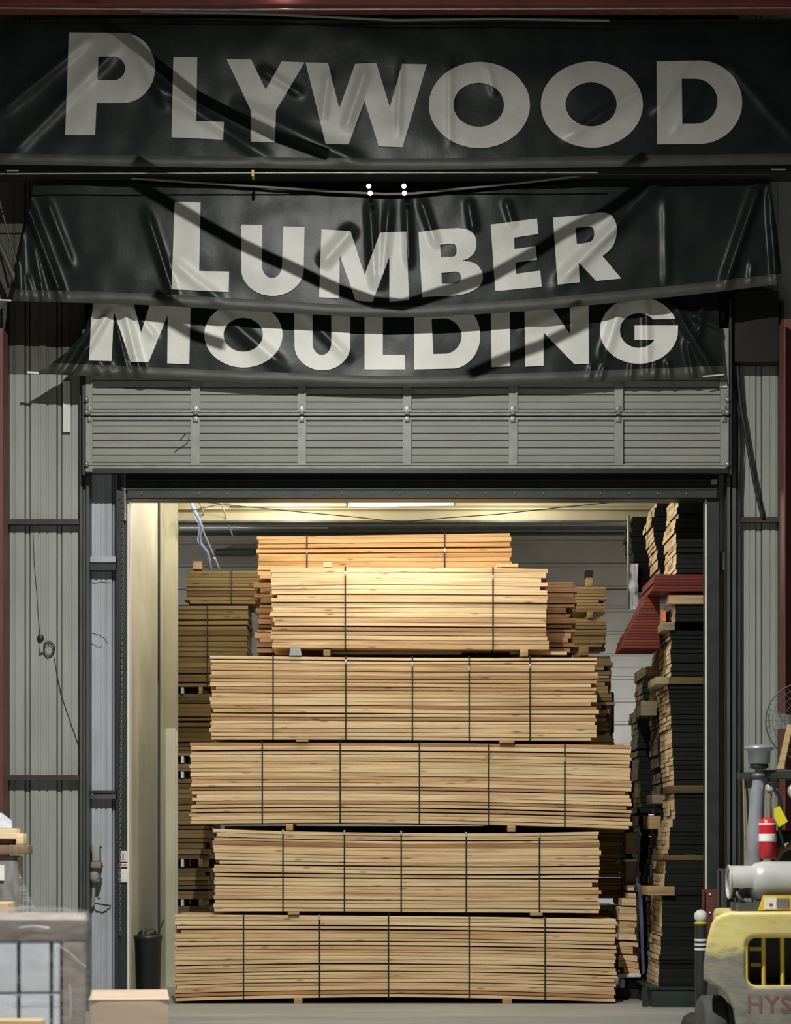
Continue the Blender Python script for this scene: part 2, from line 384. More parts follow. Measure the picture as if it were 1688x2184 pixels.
# signs on left jamb
root=thing('sign',P(262,1838,WD-.07),'small white notice with red figures on the left door jamb','sign')
MB().pbox(254.5,270.5,1815,1838,WD-.078,WD-.062).build('sign_plate','white_paint',root)
for xc in (259.5,265.5):
    mb=MB(); pts=[P(xc+2.0*math.cos(2*PI*k/16),1827+7.5*math.sin(2*PI*k/16),WD-.080) for k in range(17)]
    mb.tube(pts,.0028,seg=6,caps=False).build('figure','red_ink',root)
root=thing('sign',P(262,1852,WD-.07),'narrow strip of small lettering under the red figures','sign')
MB().pbox(253,271,1841,1849,WD-.078,WD-.062).build('sign_plate','paper',root)
mb=MB()
for k in range(5): mb.pbox(255+3.1*k,257+3.1*k,1843,1847,WD-.080,WD-.078)
mb.build('lettering','red_ink',root)
tag(MB().pbox(253,271.5,1853,1882,WD-.076,WD-.062,bev=.003).build('notice','paper'),'blank pale paper notice lowest on the left door jamb','notice')
# conduit fitting
root=thing('motor_fitting',P(203,1905,WD),'grey switch and conduit fitting beside the left column','conduit')
MB().pbox(196,212,1802,1838,WD-.02,WD+.12,bev=.012).build('cover','siding',root)
MB().pbox(193,215,1838,1852,WD-.05,WD+.12,bev=.012).build('collar','cardboard_dull',root)
MB().lathe([(.045,-.07),(.055,-.055),(.055,.055),(.045,.07)],P(202,1864,WD+.05),axis='z',seg=20).build('motor','siding',root)
MB().pbox(195,214,1877,1884,WD-.04,WD+.12,bev=.01).build('clamp','mid_steel',root)
MB().tube([P(200,1882,WD+.03),P(199,1925,WD+.04),P(197,1932,WD+.06)],.02).build('pipe','siding',root)
MB().tube([P(194,1926,WD+.08),P(210,1928,WD+.03),P(222,1930,WD+.03),P(236,1932,WD+.1)],.008).build('hose','wire',root)
for (x,y) in ((216,1807),(218,1848),(213,1891)):
    MB().lathe([(.007,-.012),(.007,.012)],P(x,y,WD-.02),axis='x',seg=8).build('screw','dark_steel',root)
# cracks / dark stains on blue strip are dirt wires
for i,(pts,lab) in enumerate(((((193,1240),(200,1244),(218,1241),(236,1243)),'upper'),(((194,1350),(210,1354),(222,1360),(229,1371)),'middle'),(((194,1372),(206,1378),(214,1381),(217,1375)),'lower'))):
    tag(MB().tube([P(x,y,WD+.115) for x,y in pts],.0025,seg=6).build('loose_wire','wire'),'%s of the thin loose wires curling over the bluish strip'%lab,'wire')

# sectional door hanging above the opening
DD=23.68
root=thing('door_1',P(869,1005,DD),'x','x'); del root['label']; del root['category']; root['kind']='structure'
stiles=[(183,197),(407,426),(635,653),(860,878),(1086,1104),(1311,1330),(1537,1555)]
for (ya,yb) in ((700,887),(890,1000)):
    mb=MB()
    # ribbed skin: horizontal lap lines
    prof=[]; yy=ya+5; 
    while yy<yb-6:
        prof+=[(yy,0),(yy+12.5,.004),(yy+13.2,.022),(yy+14.6,.022)]; yy+=15.4
    prof=[(ya,0)]+prof+[(yb-3,0)]
    v=[];f=[]
    for (py,o) in prof: v+=[(X(186,DD),DD+o,Z(py,DD)),(X(1553,DD),DD+o,Z(py,DD))]
    for i in range(len(prof)-1): f.append((2*i,2*i+1,2*i+3,2*i+2))
    mb.add(v,f); mb.pbox(186,1553,ya,yb,DD+.03,DD+.05); mb.build('door_section','door_panel',root)
    MB().pbox(183,1555,yb-10,yb-1,DD-.03,DD+.02).pbox(183,1555,yb-10,yb-8,DD-.045,DD-.03).build('rail','door_frame',root)
    MB().pbox(183,1555,ya,ya+5,DD-.03,DD+.02).build('rail','door_frame',root)
    for (a,b) in stiles:
        s=MB().pbox(a,b,ya+1,yb-10,DD-.035,DD+.0).pbox(b-3,b,ya+1,yb-10,DD-.05,DD-.035)
        s.build('stile','door_frame',root)
for (a,b) in stiles:
    h=MB().pbox(a+4,b-4,866,884,DD-.05,DD-.03,bev=.004).pbox(a+4,b-4,888,904 if False else 900,DD-.05,DD-.03,bev=.004)
    hh=h.build('hinge','chain_metal',root)
    MB().tube([P(a+2,876,DD-.05),P(b-2,876,DD-.05)],.008).build('hinge_pin','tube_metal',hh)
for (y) in (862,890,1000):
    for x in (185,1552):
        MB().lathe([(.022,-.02),(.03,-.01),(.03,.01),(.022,.02)],P(x,y-10,DD-.05),axis='x',seg=14).build('roller','tube_metal',root)
MB().pbox(183,1555,999,1009,DD-.04,DD+.05).build('bottom_seal','strap_black',root)
MB().pbox(183,197,999,1005,DD-.06,DD-.04).build('corner_plate','tube_metal',root)
MB().pbox(1536,1552,814,826,DD-.06,DD-.02,bev=.004).build('top_bracket','white_paint',root)
MB().tube([P(383,940,DD-.012),P(395,925,DD-.012),P(404,930,DD-.012),P(400,945,DD-.012),P(372,963,DD-.012)],.003).build('loose_wire','wire',root)
# door tracks
trim(MB().pbox(176,182,640,1012,DD-.02,DD+.2),'dark_steel')
trim(MB().pbox(1556,1561,640,1012,DD-.02,DD+.2),'dark_steel')

# ------------------------------------------------------------------ banners
def lerp(a,b,t): return a+(b-a)*t
def interp(pts,x):
    if x<=pts[0][0]: return pts[0][1]
    for (a,b) in zip(pts,pts[1:]):
        if x<=b[0]:
            t=(x-a[0])/(b[0]-a[0]); return lerp(a[1],b[1],t)
    return pts[-1][1]
def smooth_interp(pts,x):
    # catmull-rom through the points
    n=len(pts)
    if x<=pts[0][0]: return pts[0][1]
    if x>=pts[-1][0]: return pts[-1][1]
    for i in range(n-1):
        if x<=pts[i+1][0]:
            p1,p2=pts[i],pts[i+1]; p0=pts[max(i-1,0)]; p3=pts[min(i+2,n-1)]
            t=(x-p1[0])/(p2[0]-p1[0]); h=p2[0]-p1[0]
            m1=(p2[1]-p0[1])/max(p2[0]-p0[0],1e-6)*h; m2=(p3[1]-p1[1])/max(p3[0]-p1[0],1e-6)*h
            return (2*t**3-3*t*t+1)*p1[1]+(t**3-2*t*t+t)*m1+(-2*t**3+3*t*t)*p2[1]+(t**3-t*t)*m2
def make_disp(folds,seed,amp):
    def disp(x,y):
        z=amp*noise.noise(Vector((x/150+seed,y/90,seed)))*1.0+amp*.35*noise.noise(Vector((x/45+seed,y/60,seed+3)))
        for (x0,y0,x1,y1,w,a) in folds:
            L=math.hypot(x1-x0,y1-y0); ux,uy=(x1-x0)/L,(y1-y0)/L
            t=((x-x0)*ux+(y-y0)*uy)/L
            q=(x-x0)*(-uy)+(y-y0)*ux
            e=min(1,max(0,(t+.12)/.2))*min(1,max(0,(1.12-t)/.2))
            if e>0: z+= a*e*math.exp(-(q/w)**2)
        return -z
    return disp
def E(cx,cy,rx,ry,a0,a1,n=18):   # image-space arc, degrees, 0=right, 90=up
    return [(cx+rx*math.cos(math.radians(a0+(a1-a0)*k/n)),cy-ry*math.sin(math.radians(a0+(a1-a0)*k/n))) for k in range(n+1)]
def sm(p):
    for _ in range(3):
        q=[p[0]]
        for a,b in zip(p,p[1:]): q+=[(a[0]*.75+b[0]*.25,a[1]*.75+b[1]*.25),(a[0]*.25+b[0]*.75,a[1]*.25+b[1]*.75)]
        p=q+[p[-1]]
    return p
def letter_mesh(loops,surf,step=5):
    cu=bpy.data.curves.new('tmp','CURVE'); cu.dimensions='2D'; cu.fill_mode='BOTH'
    for lp in loops:
        sp=cu.splines.new('POLY'); sp.points.add(len(lp)-1)
        for q,(x,y) in zip(sp.points,lp): q.co=(x/100,y/100,0,1)
        sp.use_cyclic_u=True
    ob=bpy.data.objects.new('tmp',cu); C.objects.link(ob)
    dg=bpy.context.evaluated_depsgraph_get(); me=ob.evaluated_get(dg).to_mesh()
    bm=bmesh.new(); bm.from_mesh(me); ob.evaluated_get(dg).to_mesh_clear()
    bpy.data.objects.remove(ob); bpy.data.curves.remove(cu)
    xs=[v.co.x*100 for v in bm.verts]; ys=[v.co.y*100 for v in bm.verts]
    for k in range(int(min(xs)/step),int(max(xs)/step)+2):
        bmesh.ops.bisect_plane(bm,geom=bm.verts[:]+bm.edges[:]+bm.faces[:],plane_co=(k*step/100,0,0),plane_no=(1,0,0))
    for k in range(int(min(ys)/step),int(max(ys)/step)+2):
        bmesh.ops.bisect_plane(bm,geom=bm.verts[:]+bm.edges[:]+bm.faces[:],plane_co=(0,k*step/100,0),plane_no=(0,1,0))
    bmesh.ops.remove_doubles(bm,verts=bm.verts[:],dist=.0015)
    for v in bm.verts: v.co=surf(v.co.x*100,v.co.y*100,-.013)
    mb=MB(); mb.bm(bm,0,.5,True); return mb
def banner(label,d,top,bot,left,right,folds,letters,seed,amp,hem=24,hemtop=0,nu=300,nv=60,lmat='banner_letter'):
    """top/bot: (x,y) control points; left/right: inward pull (px) as a function of v"""
    disp=make_disp(folds,seed,amp)
    def surf(x,y,o=0): return P(x,y,d+disp(x,y)+o)
    x0,x1=top[0][0],top[-1][0]; b0,b1=bot[0][0],bot[-1][0]
    root=thing('banner',P((x0+x1)/2,bot[len(bot)//2][1],d),label,'banner','banners hung above the doorway')
    def px(u,v):
        xl=interp(left,v); xr=interp(right,v); x=lerp(xl,xr,u)
        ut=lerp(x0,x1,u); ub=lerp(b0,b1,u)
        return x,lerp(smooth_interp(top,ut),smooth_interp(bot,ub),v)
    mb=MB(); v=[];f=[]
    for j in range(nv+1):
        for i in range(nu+1):
            x,y=px(i/nu,j/nv); v.append(surf(x,y))
    W=nu+1
    for j in range(nv):
        for i in range(nu): f.append((j*W+i,j*W+i+1,(j+1)*W+i+1,(j+1)*W+i))
    n0=len(v); v+= [q+Vector((0,.004,0)) for q in v]; f+=[[a+n0 for a in q][::-1] for q in f]
    mb.add(v,f,0,.5,True); mb.build('sheet','banner_vinyl',root)
    # hem strip along the bottom
    def strip(v0,v1,name,off):
        m=MB(); vv=[];ff=[]
        for j in range(5):
            for i in range(nu+1):
                x,y=px(i/nu,lerp(v0,v1,j/4)); bulge=.014*math.sin(PI*j/4)
                vv.append(surf(x,y,-off-bulge))
        for j in range(4):
            for i in range(nu): ff.append((j*W+i,j*W+i+1,(j+1)*W+i+1,(j+1)*W+i))
        m.add(vv,ff,0,.5,True); m.build(name,'banner_hem',root)
    hgt=bot[len(bot)//2][1]-top[len(top)//2][1]
    strip(1-hem/hgt,1.0,'hem',.004)
    if hemtop: strip(0,hemtop/hgt,'hem',.004)
    for nm,loops in letters:
        o=letter_mesh(loops,surf).build('letter',lmat,root); o['label']='white letter '+nm
    return root,surf,px

PLY=[('P',[[(147,69),(255,70)]+E(262,145,69,75,83,-90,20)+[(206,220),(203,288),(139,288)],
            [(210,121),(240,121)]+E(243,146,24,25,85,-90,10)+[(208,171)]]),
 ('L',[[(370,122),(421,122),(419,258),(478,260),(476,298),(366,293)]]),
 ('Y',[[(483,126),(536,127),(567,191),(601,131),(650,133),(589,236),(587,304),(535,302),(535,235)]]),
 ('W',[[(652,133),(700,134),(724,231),(758,136),(803,134),(832,229),(858,136),(911,137),(859,314),(808,312),(778,215),(744,308),(695,307)]]),
 ('O',[E(1023,224,108,92,0,354,48),E(1021.5,223.5,54,47,0,354,36)]),
 ('O',[E(1263,223,109,92,0,354,48),E(1261.5,222.5,54.5,47,0,354,36)]),
 ('D',[[(1401,131),(1490,129)]+E(1492,218,92,89,88,-88,24)+[(1402,308)],
       [(1455,168),(1483,168)]+E(1484,216,47,48,88,-88,16)+[(1456,264)]])]
LUM=[('L',[[(373,430),(428,432),(425,578),(489,579),(488,623),(366,617)]]),
 ('U',[[(515,479),(560,480),(559,560)]+E(580.5,565,21.5,28,180,360)+[(604,483),(650,484)]+E(581.5,575,66.5,56,0,-180,24)]),
 ('M',[[(686,489),(748,493),(778,586),(811,496),(867,494),(873,640),(831,644),(831,548),(795,644),(759,641),(725,545),(724,637),(681,634)]]),
 ('B',[[(893,495)]+sm([(940,489),(990,485),(1016,500),(1017,535),(1000,552),(985,556)])+sm([(985,556),(1018,560),(1034,590),(1022,615),(985,630),(940,631)])+[(901,634)],
       [(939,522)]+sm([(950,521),(972,519),(975,534),(972,548),(950,548)])+[(941,549)],
       [(942,582)]+sm([(955,581),(980,578),(985,592),(980,605),(955,605)])+[(943,605)]]),
 ('E',[[(1047,479),(1146,466),(1149,499),(1097,507),(1098,531),(1143,525),(1146,554),(1100,560),(1101,584),(1153,577),(1156,612),(1057,621)]]),
 ('R',[[(1180,464)]+sm([(1240,459),(1295,450),(1315,470),(1317,500),(1308,528),(1286,546)])+[(1326,594),(1272,599),(1235,560),(1237,602),(1190,607)],
       [(1228,486)]+sm([(1245,484),(1266,483),(1269,500),(1264,515),(1245,519)])+[(1231,520)]])]
MOU=[('M',[[(199,640),(284,643),(301,709),(322,643),(407,645),(404,777),(357,775),(358,672),(317,773),(279,772),(243,665),(238,770),(190,769),(194,690)]]),
 ('O',[E(519.5,714,83.5,70,0,354,48),E(519,714,42,36,0,354,32)]),
 ('U',[[(628,650),(667,652),(667,731)]+E(687,732,20,25,180,360)+[(707,655),(748,655)]+E(688,737,59.5,53,0,-180,24)]),
 ('L',[[(778,655),(817,655),(817,757),(864,757),(864,788),(778,788)]]),
 ('D',[[(883,650),(970,645)]+E(962,716,63,71,80,-80,20)+[(884,788)],[(921,681),(945,679)]+E(946,717,39,38,80,-80,14)+[(925,755)]]),
 ('I',[[(1047,640),(1088,638),(1089,781),(1049,783)]]),
 ('N',[[(1119,640),(1166,638),(1216,712),(1216,632),(1256,630),(1257,776),(1226,777),(1160,709),(1160,780),(1121,782)]]),
 ('G',[E(1363.5,705,83.5,71,20,352,46)+[(1447,694),(1354,694),(1354,725),(1397,725)]+E(1363,705,40,37,-33,-320,26)+[(1400,681)]])]
b1,s1,px1=banner('wide black banner reading PLYWOOD, topmost of the three',22.8,
  [(-40,45),(300,38),(844,44),(1300,42),(1730,40)],[(-40,350),(300,355),(844,362),(1300,356),(1730,350)],
  [(0,-40),(1,-40)],[(0,1730),(1,1730)],
  [(20,330,240,110,14,.03),(0,240,180,90,12,.03),(330,180,560,330,14,.03),(520,230,760,345,16,.03),(700,160,690,250,8,.02),(740,270,780,150,10,.03),
   (1215,290,1370,190,12,.03),(1400,240,1475,120,12,.03),(1440,280,1500,190,8,.015),(280,80,350,220,10,.02),(560,150,640,200,9,.02),(855,140,850,280,6,.015),
   (960,135,960,300,7,.012),(1040,140,1055,200,6,.012),(1560,140,1700,300,12,.02)],PLY,1.3,.014,lmat='banner_letter_dimmed')
b2,s2,px2=banner('sagging black banner reading LUMBER, middle of the three',23.2,
  [(75,385),(280,390),(550,402),(820,424),(1000,412),(1270,386),(1460,380),(1640,372)],[(27,642),(300,650),(550,664),(840,677),(1100,665),(1250,652),(1500,626),(1670,605)],
  [(0,75),(.5,48),(1,27)],[(0,1640),(.5,1658),(1,1670)],
  [(55,430,130,630,9,.09),(70,520,95,640,6,.04),(100,430,150,560,9,.03),(315,460,370,630,8,.05),(40,500,45,640,8,.04),(60,590,75,640,4,.03),(85,600,92,640,4,.02),
   (690,560,750,490,12,.05),(790,440,800,600,9,.05),(830,440,815,600,8,.04),(868,430,872,560,7,.04),(900,430,930,520,8,.03),(1000,430,1010,490,8,.03),(1080,430,1095,480,7,.03),
   (1620,395,1550,600,10,.10),(1641,400,1655,595,6,.07),(1400,390,1200,600,14,.05),(1330,470,1200,590,11,.03),(1605,560,1600,600,5,.03),(1420,440,1422,600,8,.02),(370,560,470,640,12,.02)],LUM,5.1,.014,lmat='banner_letter_half_dimmed')
b3,s3,px3=banner('lowest black banner reading MOULDING, partly behind the one above',23.5,
  [(205,620),(844,640),(1535,612)],[(75,797),(200,802),(500,815),(850,826),(1250,815),(1545,805)],
  [(0,205),(.25,195),(.5,180),(.75,140),(.9,104),(1,75)],[(0,1528),(1,1545)],
  [(200,660,120,790,9,.05),(230,670,155,795,8,.06),(180,740,150,795,5,.03),(260,640,300,800,9,.06),(250,700,275,800,6,.04),(275,650,330,720,8,.03),(450,650,600,780,14,.03),
   (1290,760,1330,640,12,.05),(1380,640,1382,800,7,.04),(1430,640,1520,790,9,.09),(1450,660,1540,700,9,.06),(1500,640,1490,720,8,.05),(1400,770,1395,810,6,.04),(1350,775,1345,812,5,.03),(1425,770,1430,812,5,.03),
   (1290,780,1280,812,5,.03),(1262,780,1255,812,4,.02),(1465,730,1480,805,6,.05),(1120,700,1250,650,12,.02),(640,660,740,760,10,.02),(140,790,160,800,4,.03),(205,775,215,802,4,.03),(232,775,238,802,4,.03)],MOU,9.7,.014,nv=50)
# hem rods with bright ends, ropes along the tops
MB().tube([P(18,368,23.05),P(1640,372,23.05)],.009).build('hem_rod','dark_steel',b2)
MB().tube([P(-2,640,23.15),P(24,641,23.17)],.011).build('rod_end','bright_metal',b2)
MB().tube([P(58,794,23.46),P(82,796,23.48)],.013).build('rod_end','white_paint',b3)
MB().tube([P(1500,803,23.43),P(1545,799,23.46)],.008).build('rod_end','white_paint',b3)
rp=[(280,380),(400,388),(550,398),(700,408),(820,414),(880,413),(1000,401),(1130,388),(1270,371)]
MB().tube([P(x,y,23.13) for x,y in rp],.013,seg=8).build('rope','rope_fibre',b2)
tag(MB().tube([P(-30,371,22.78),P(220,370,22.78),P(540,369,22.78),P(1275,368,22.78)],.008).build('support_rod','tube_metal'),'long thin steel rod stretched between the two upper banners','rod')
tag(MB().pbox(537,542,362,375,22.72,22.86).build('rod_clamp','label_yellow'),'small brass clamp on the thin rod under the top banner','clamp')
tag(MB().tube([P(-40,16,22.45),P(470,21,22.45),P(1730,16,22.45)],.013).build('support_rod','tube_metal'),'steel pipe running under the red roof beam above the top banner','pipe')
MB().tube([P(300,24,22.6),P(560,30,22.6),P(844,43,22.6),P(1060,40,22.6),P(1300,44,22.6)],.012).build('rope','rope_fibre',b1)
MB().tube([P(14,364,22.72),P(40,364,22.72)],.008).build('rod_end','tube_metal',b1)
MB().tube([P(14,371,22.72),P(40,371,22.72)],.008).build('rod_end','tube_metal',b1)
MB().tube([P(1645,362,22.72),P(1676,362,22.72)],.008).build('rod_end','tube_metal',b1)
for i,(x,y,w) in enumerate(((787,397,'upper left'),(790,412,'lower left'),(862,397,'upper right'),(863,412,'lower right'))):
    tag(MB().lathe([(.001,-.022),(.018,-.014),(.024,0),(.018,.014),(.001,.022)],P(x,y,22.9),axis='y',seg=14).build('daylight_dot','pin_glow'),'%s of the four tiny glowing dots for daylight through holes under the top banner'%w,'lamp')  # glow stands in for daylight through bolt holes, no lamps there
for i,(a,b,lab) in enumerate((((-20,360),(34,560),'upper grey brace slanting down at the left edge beside the middle banner'),((-20,480),(34,600),'lower grey brace slanting down at the left edge beside the middle banner'))):
    tag(MB().tube([P(a[0],a[1],23.5),P(b[0],b[1],23.5)],.03 if i else .012).build('brace','mid_steel'),lab,'brace')
# ------------------------------------------------------------------ lumber bundles
def quad3(l,m,r):
    return lambda t: l*(1-t)*(1-2*t)+m*4*t*(1-t)+r*t*(2*t-1)
def board_x(mb,xa,xb,zb,zt,y0,y1,tone,b=.003,ns=10,endmi=1,mi=0,wob=0.0,rs=None):
    rs=rs or random; v=[];f=[]
    ph=rs.random()*6; ph2=rs.random()*6
    for i in range(ns+1):
        x=lerp(xa,xb,i/ns); a,c=zb(x),zt(x); w=wob*math.sin(x*1.7+ph); g=.002*math.sin(x*2.3+ph2)
        a+=g; c+=g*.6
        ya,yb_=y0+w,y1+w
        v+=[(x,ya+b,a),(x,yb_-b,a),(x,yb_,a+b),(x,yb_,c-b),(x,yb_-b,c),(x,ya+b,c),(x,ya,c-b),(x,ya,a+b)]
    for i in range(ns):
        for k in range(8):
            k2=(k+1)%8; f.append((i*8+k,i*8+k2,(i+1)*8+k2,(i+1)*8+k))
    mb.add(v,f,mi,tone)
    mb.add(v[:8],[list(range(8))],endmi,tone); mb.add(v[-8:],[list(range(8))],endmi,tone)
def bundle(label,cat,group,xl,xr,yt,yb,d,depth=1.05,n=21,straps=(),clips=(),mats=('pine','pine_end'),seed=0,rows=6,lprof=None,rprof=None,stag=.02,name='lumber_bundle',strapw=.016,gapk=.13,dj=.007,endst=1.0):
    rs=random.Random(seed)
    Xl,Xr=X(xl,d),X(xr,d)
    zt=quad3(*[Z(v,d) for v in yt]); zb=quad3(*[Z(v,d) for v in yb])
    T=lambda x: (x-Xl)/(Xr-Xl)
    root=thing(name,((Xl+Xr)/2,d+depth/2,min(zb(0),zb(.5),zb(1))),label,cat,group)
    # layer boundaries
    hs=[rs.uniform(.82,1.18) for _ in range(n)]; S=sum(hs); acc=0; lay=[]
    for h in hs: lay.append((acc/S,(acc+h)/S)); acc+=h
    core=MB()
    bw=depth/rows
    ypx=lambda fr: lerp(sum(yb)/3,sum(yt)/3,fr)
    for k,(a,b) in enumerate(lay):
        g=gapk*(b-a)*rs.choice((.2,.4,.6,1.1,1.5,2.4))
        fa=lambda x,a=a: lerp(zb(T(x)),zt(T(x)),a)
        fb=lambda x,b=b,g=g: lerp(zb(T(x)),zt(T(x)),b-g)
        el=rs.gauss(0,stag*.5); er=rs.gauss(0,stag*.5)
        if rs.random()<.06: el+=.06*endst
        if rs.random()<.06: er-=.06*endst
        mid=(a+b)/2
        ol=(X(lprof(ypx(mid)),d)-Xl) if lprof else 0
        orr=(X(rprof(ypx(mid)),d)-Xr) if rprof else 0
        dy=rs.choice((0,0,1,-.6,1.6))*dj
        mb=MB(); tone=min(1,max(0,rs.gauss(.6,.22))) if rs.random()>.13 else rs.uniform(0,.15)
        board_x(mb,Xl+ol+el,Xr+orr+er,fa,fb,d+dy,d+dy+bw-.006,tone,wob=.003,rs=rs)
        mb.build('board',list(mats),root)
        for r in range(1,rows):
            if ol or lprof: e2=el+rs.gauss(0,.004)
            else: e2=rs.gauss(0,stag*.5)
            board_x(core,Xl+ol+e2,Xr+orr+rs.gauss(0,stag*.5),fa,fb,d+r*bw,d+(r+1)*bw-.005,min(1,max(0,rs.gauss(.5,.25))),ns=3,rs=rs)
    core.build('board_mass',list(mats),root,kind='stuff')
    for i,sx in enumerate(straps):
        x=X(sx,d); t=T(x); lean=X(sx+rs.uniform(-3,3),d)
        z1,z0=zt(t)+.0015,zb(t)-.0015; y0,y1=d-.016,d+depth+.012
        mb=MB(); w=strapw/2
        for (p,q) in (((y0,z0),(y0,z1)),((y0,z1),(y1,z1)),((y1,z1),(y1,z0)),((y1,z0),(y0,z0))):
            (ya,za),(yb_,zb_)=p,q; th=.0016
            if ya==yb_:
                vs=[(x-w if za==z1 or 1 else x-w,ya-th,za),(x+w,ya-th,za),(x+w,ya-th,zb_),(x-w,ya-th,zb_),(x-w,ya+th,za),(x+w,ya+th,za),(x+w,ya+th,zb_),(x-w,ya+th,zb_)]
            else:
                vs=[(x-w,ya,za-th),(x+w,ya,za-th),(x+w,yb_,zb_-th),(x-w,yb_,zb_-th),(x-w,ya,za+th),(x+w,ya,za+th),(x+w,yb_,zb_+th),(x-w,yb_,zb_+th)]
            mb.add(vs,[(0,1,2,3),(4,7,6,5),(0,4,5,1),(1,5,6,2),(2,6,7,3),(3,7,4,0)])
        so=mb.build('strap','strap_black',root)
        cy=clips[i] if i<len(clips) else None
        if cy: MB().box((x-w-.002,y0-.006,Z(cy+4,d)),(x+w+.002,y0-.001,Z(cy-5,d)),bev=.001).build('clip','bright_metal',so)
    return root
FR='strapped pine bundles in the front stack'
A=25.0
bundle('strapped pine lumber bundle resting on the floor bearers, lowest of the front stack','lumber bundle',FR,374,1313,(1949,1952,1958),(2136,2127,2138),A,n=22,straps=(520,682,829,1001,1163),clips=(None,1957,None,None,None),seed=11)
bundle('short-set pine bundle second from the bottom of the front stack','lumber bundle',FR,457,1279,(1767,1776,1773),(1944,1945,1948),A,n=21,straps=(604,735,856,995,1151),clips=(1775,1776,1777,1780,1782),seed=12)
bundle('widest-set pine bundle third from the bottom of the front stack','lumber bundle',FR,407,1347,(1582,1583,1588),(1757,1756,1769),A,n=22,straps=(560,726,895,1043,1205),clips=(None,None,None,None,1620),seed=13)
bundle('pine bundle fourth from the bottom of the front stack, carrying the bright top one','lumber bundle',FR,450,1273,(1396,1400,1400),(1577,1578,1580),A,n=22,straps=(583,738,880,1001,1131),clips=(None,1412,1418,1427,1421),seed=14)
bundle('bright short pine bundle with two straps, topmost of the front stack','lumber bundle',FR,580,1167,(1211,1209,1212),(1381,1384,1385),A,n=18,straps=(737,1052),clips=(1225,1232),seed=15)
SR='pine bundles directly behind the front stack'
B=26.15
bundle('orange-tinted pine bundle with two straps, highest bundle in the storeroom','lumber bundle',SR,550,1090,(1142,1139,1135),(1234,1236,1238),B,n=10,straps=(655,949),clips=(1178,1175),mats=('pine_orange','pine_end'),seed=21)
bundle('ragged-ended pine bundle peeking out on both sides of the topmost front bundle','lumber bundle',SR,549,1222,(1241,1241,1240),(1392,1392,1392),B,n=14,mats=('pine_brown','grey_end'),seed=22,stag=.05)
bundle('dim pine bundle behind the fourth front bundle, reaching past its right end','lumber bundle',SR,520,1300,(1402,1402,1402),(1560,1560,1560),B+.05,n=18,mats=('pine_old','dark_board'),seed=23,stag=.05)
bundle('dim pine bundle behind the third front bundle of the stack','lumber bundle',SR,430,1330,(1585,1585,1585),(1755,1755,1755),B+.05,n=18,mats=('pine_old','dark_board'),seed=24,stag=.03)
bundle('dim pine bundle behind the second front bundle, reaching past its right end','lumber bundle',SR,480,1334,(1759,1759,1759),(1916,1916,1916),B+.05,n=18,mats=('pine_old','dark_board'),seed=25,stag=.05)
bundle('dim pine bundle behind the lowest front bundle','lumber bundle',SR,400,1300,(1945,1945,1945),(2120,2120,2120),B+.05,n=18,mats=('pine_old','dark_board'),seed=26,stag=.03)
# bearers of the front stack
FB='wooden bearers under the front stack bundles'
def bearer(x0,x1,y0,y1,d,label,group=FB,mt='bearer_wood',depth=1.0,bev=.003,tone=.6):
    return tag(MB().pbox(x0,x1,y0,y1,d,d+depth,0,tone,bev).build('bearer',mt),label,'bearer',group)
bearer(627,645,2127,2141,A-.01,'left pale bearer between the lowest front bundle and the floor')
bearer(1072,1092,2127,2141,A-.01,'right pale bearer between the lowest front bundle and the floor')
bearer(614,638,1944.5,1951,A-.05,'left bearer between the lowest and second front bundles')
bearer(1132,1158,1946,1953,A-.05,'right bearer between the lowest and second front bundles')
bearer(610,625,1757,1771,A-.01,'left square-ended bearer between the second and third front bundles')
bearer(1083,1100,1757,1774,A-.01,'right square-ended bearer between the second and third front bundles')
bearer(632,658,1578,1582,A-.02,'left thin bearer between the third and fourth front bundles')
bearer(1066,1098,1578,1585,A-.05,'right thin bearer between the third and fourth front bundles')
tag(MB().add([P(617,1398,A-.02),P(644,1398,A-.02),P(640,1377.5,A-.02),P(621,1377.5,A-.02),P(617,1398,A+.6),P(644,1398,A+.6),P(640,1377.5,A+.6),P(621,1377.5,A+.6)],[(0,1,2,3),(4,7,6,5),(0,4,5,1),(1,5,6,2),(2,6,7,3),(3,7,4,0)]).build('bearer','siding'),'grey block left of the topmost front bundle, on the fourth','block')
bearer(690,705,1385,1398,A+.02,'left bearer under the topmost front bundle')
bearer(1110,1127,1385,1400,A-.02,'right bearer under the topmost front bundle')
tag(MB().pbox(705,985,1389.5,1396,A+.3,A+.4,0,.9).build('plank','pine_end'),'pale thin plank in the gap under the topmost front bundle, left one','plank','planks in the gap under the topmost front bundle')
tag(MB().pbox(1090,1210,1389.5,1396,A+.3,A+.4,0,.9).build('plank','pine_end'),'pale thin plank in the gap under the topmost front bundle, right one','plank','planks in the gap under the topmost front bundle')
tag(MB().pbox(690,708,1199,1208.5,A+.1,A+.6,0,.9).build('plank','pine_end'),'small pale offcut left on top of the topmost front bundle','offcut')
tag(MB().pbox(1060,1106,1202,1208.5,A+.1,A+.3,0,.9).build('plank','pine_orange'),'small tan offcut right on top of the topmost front bundle','offcut')
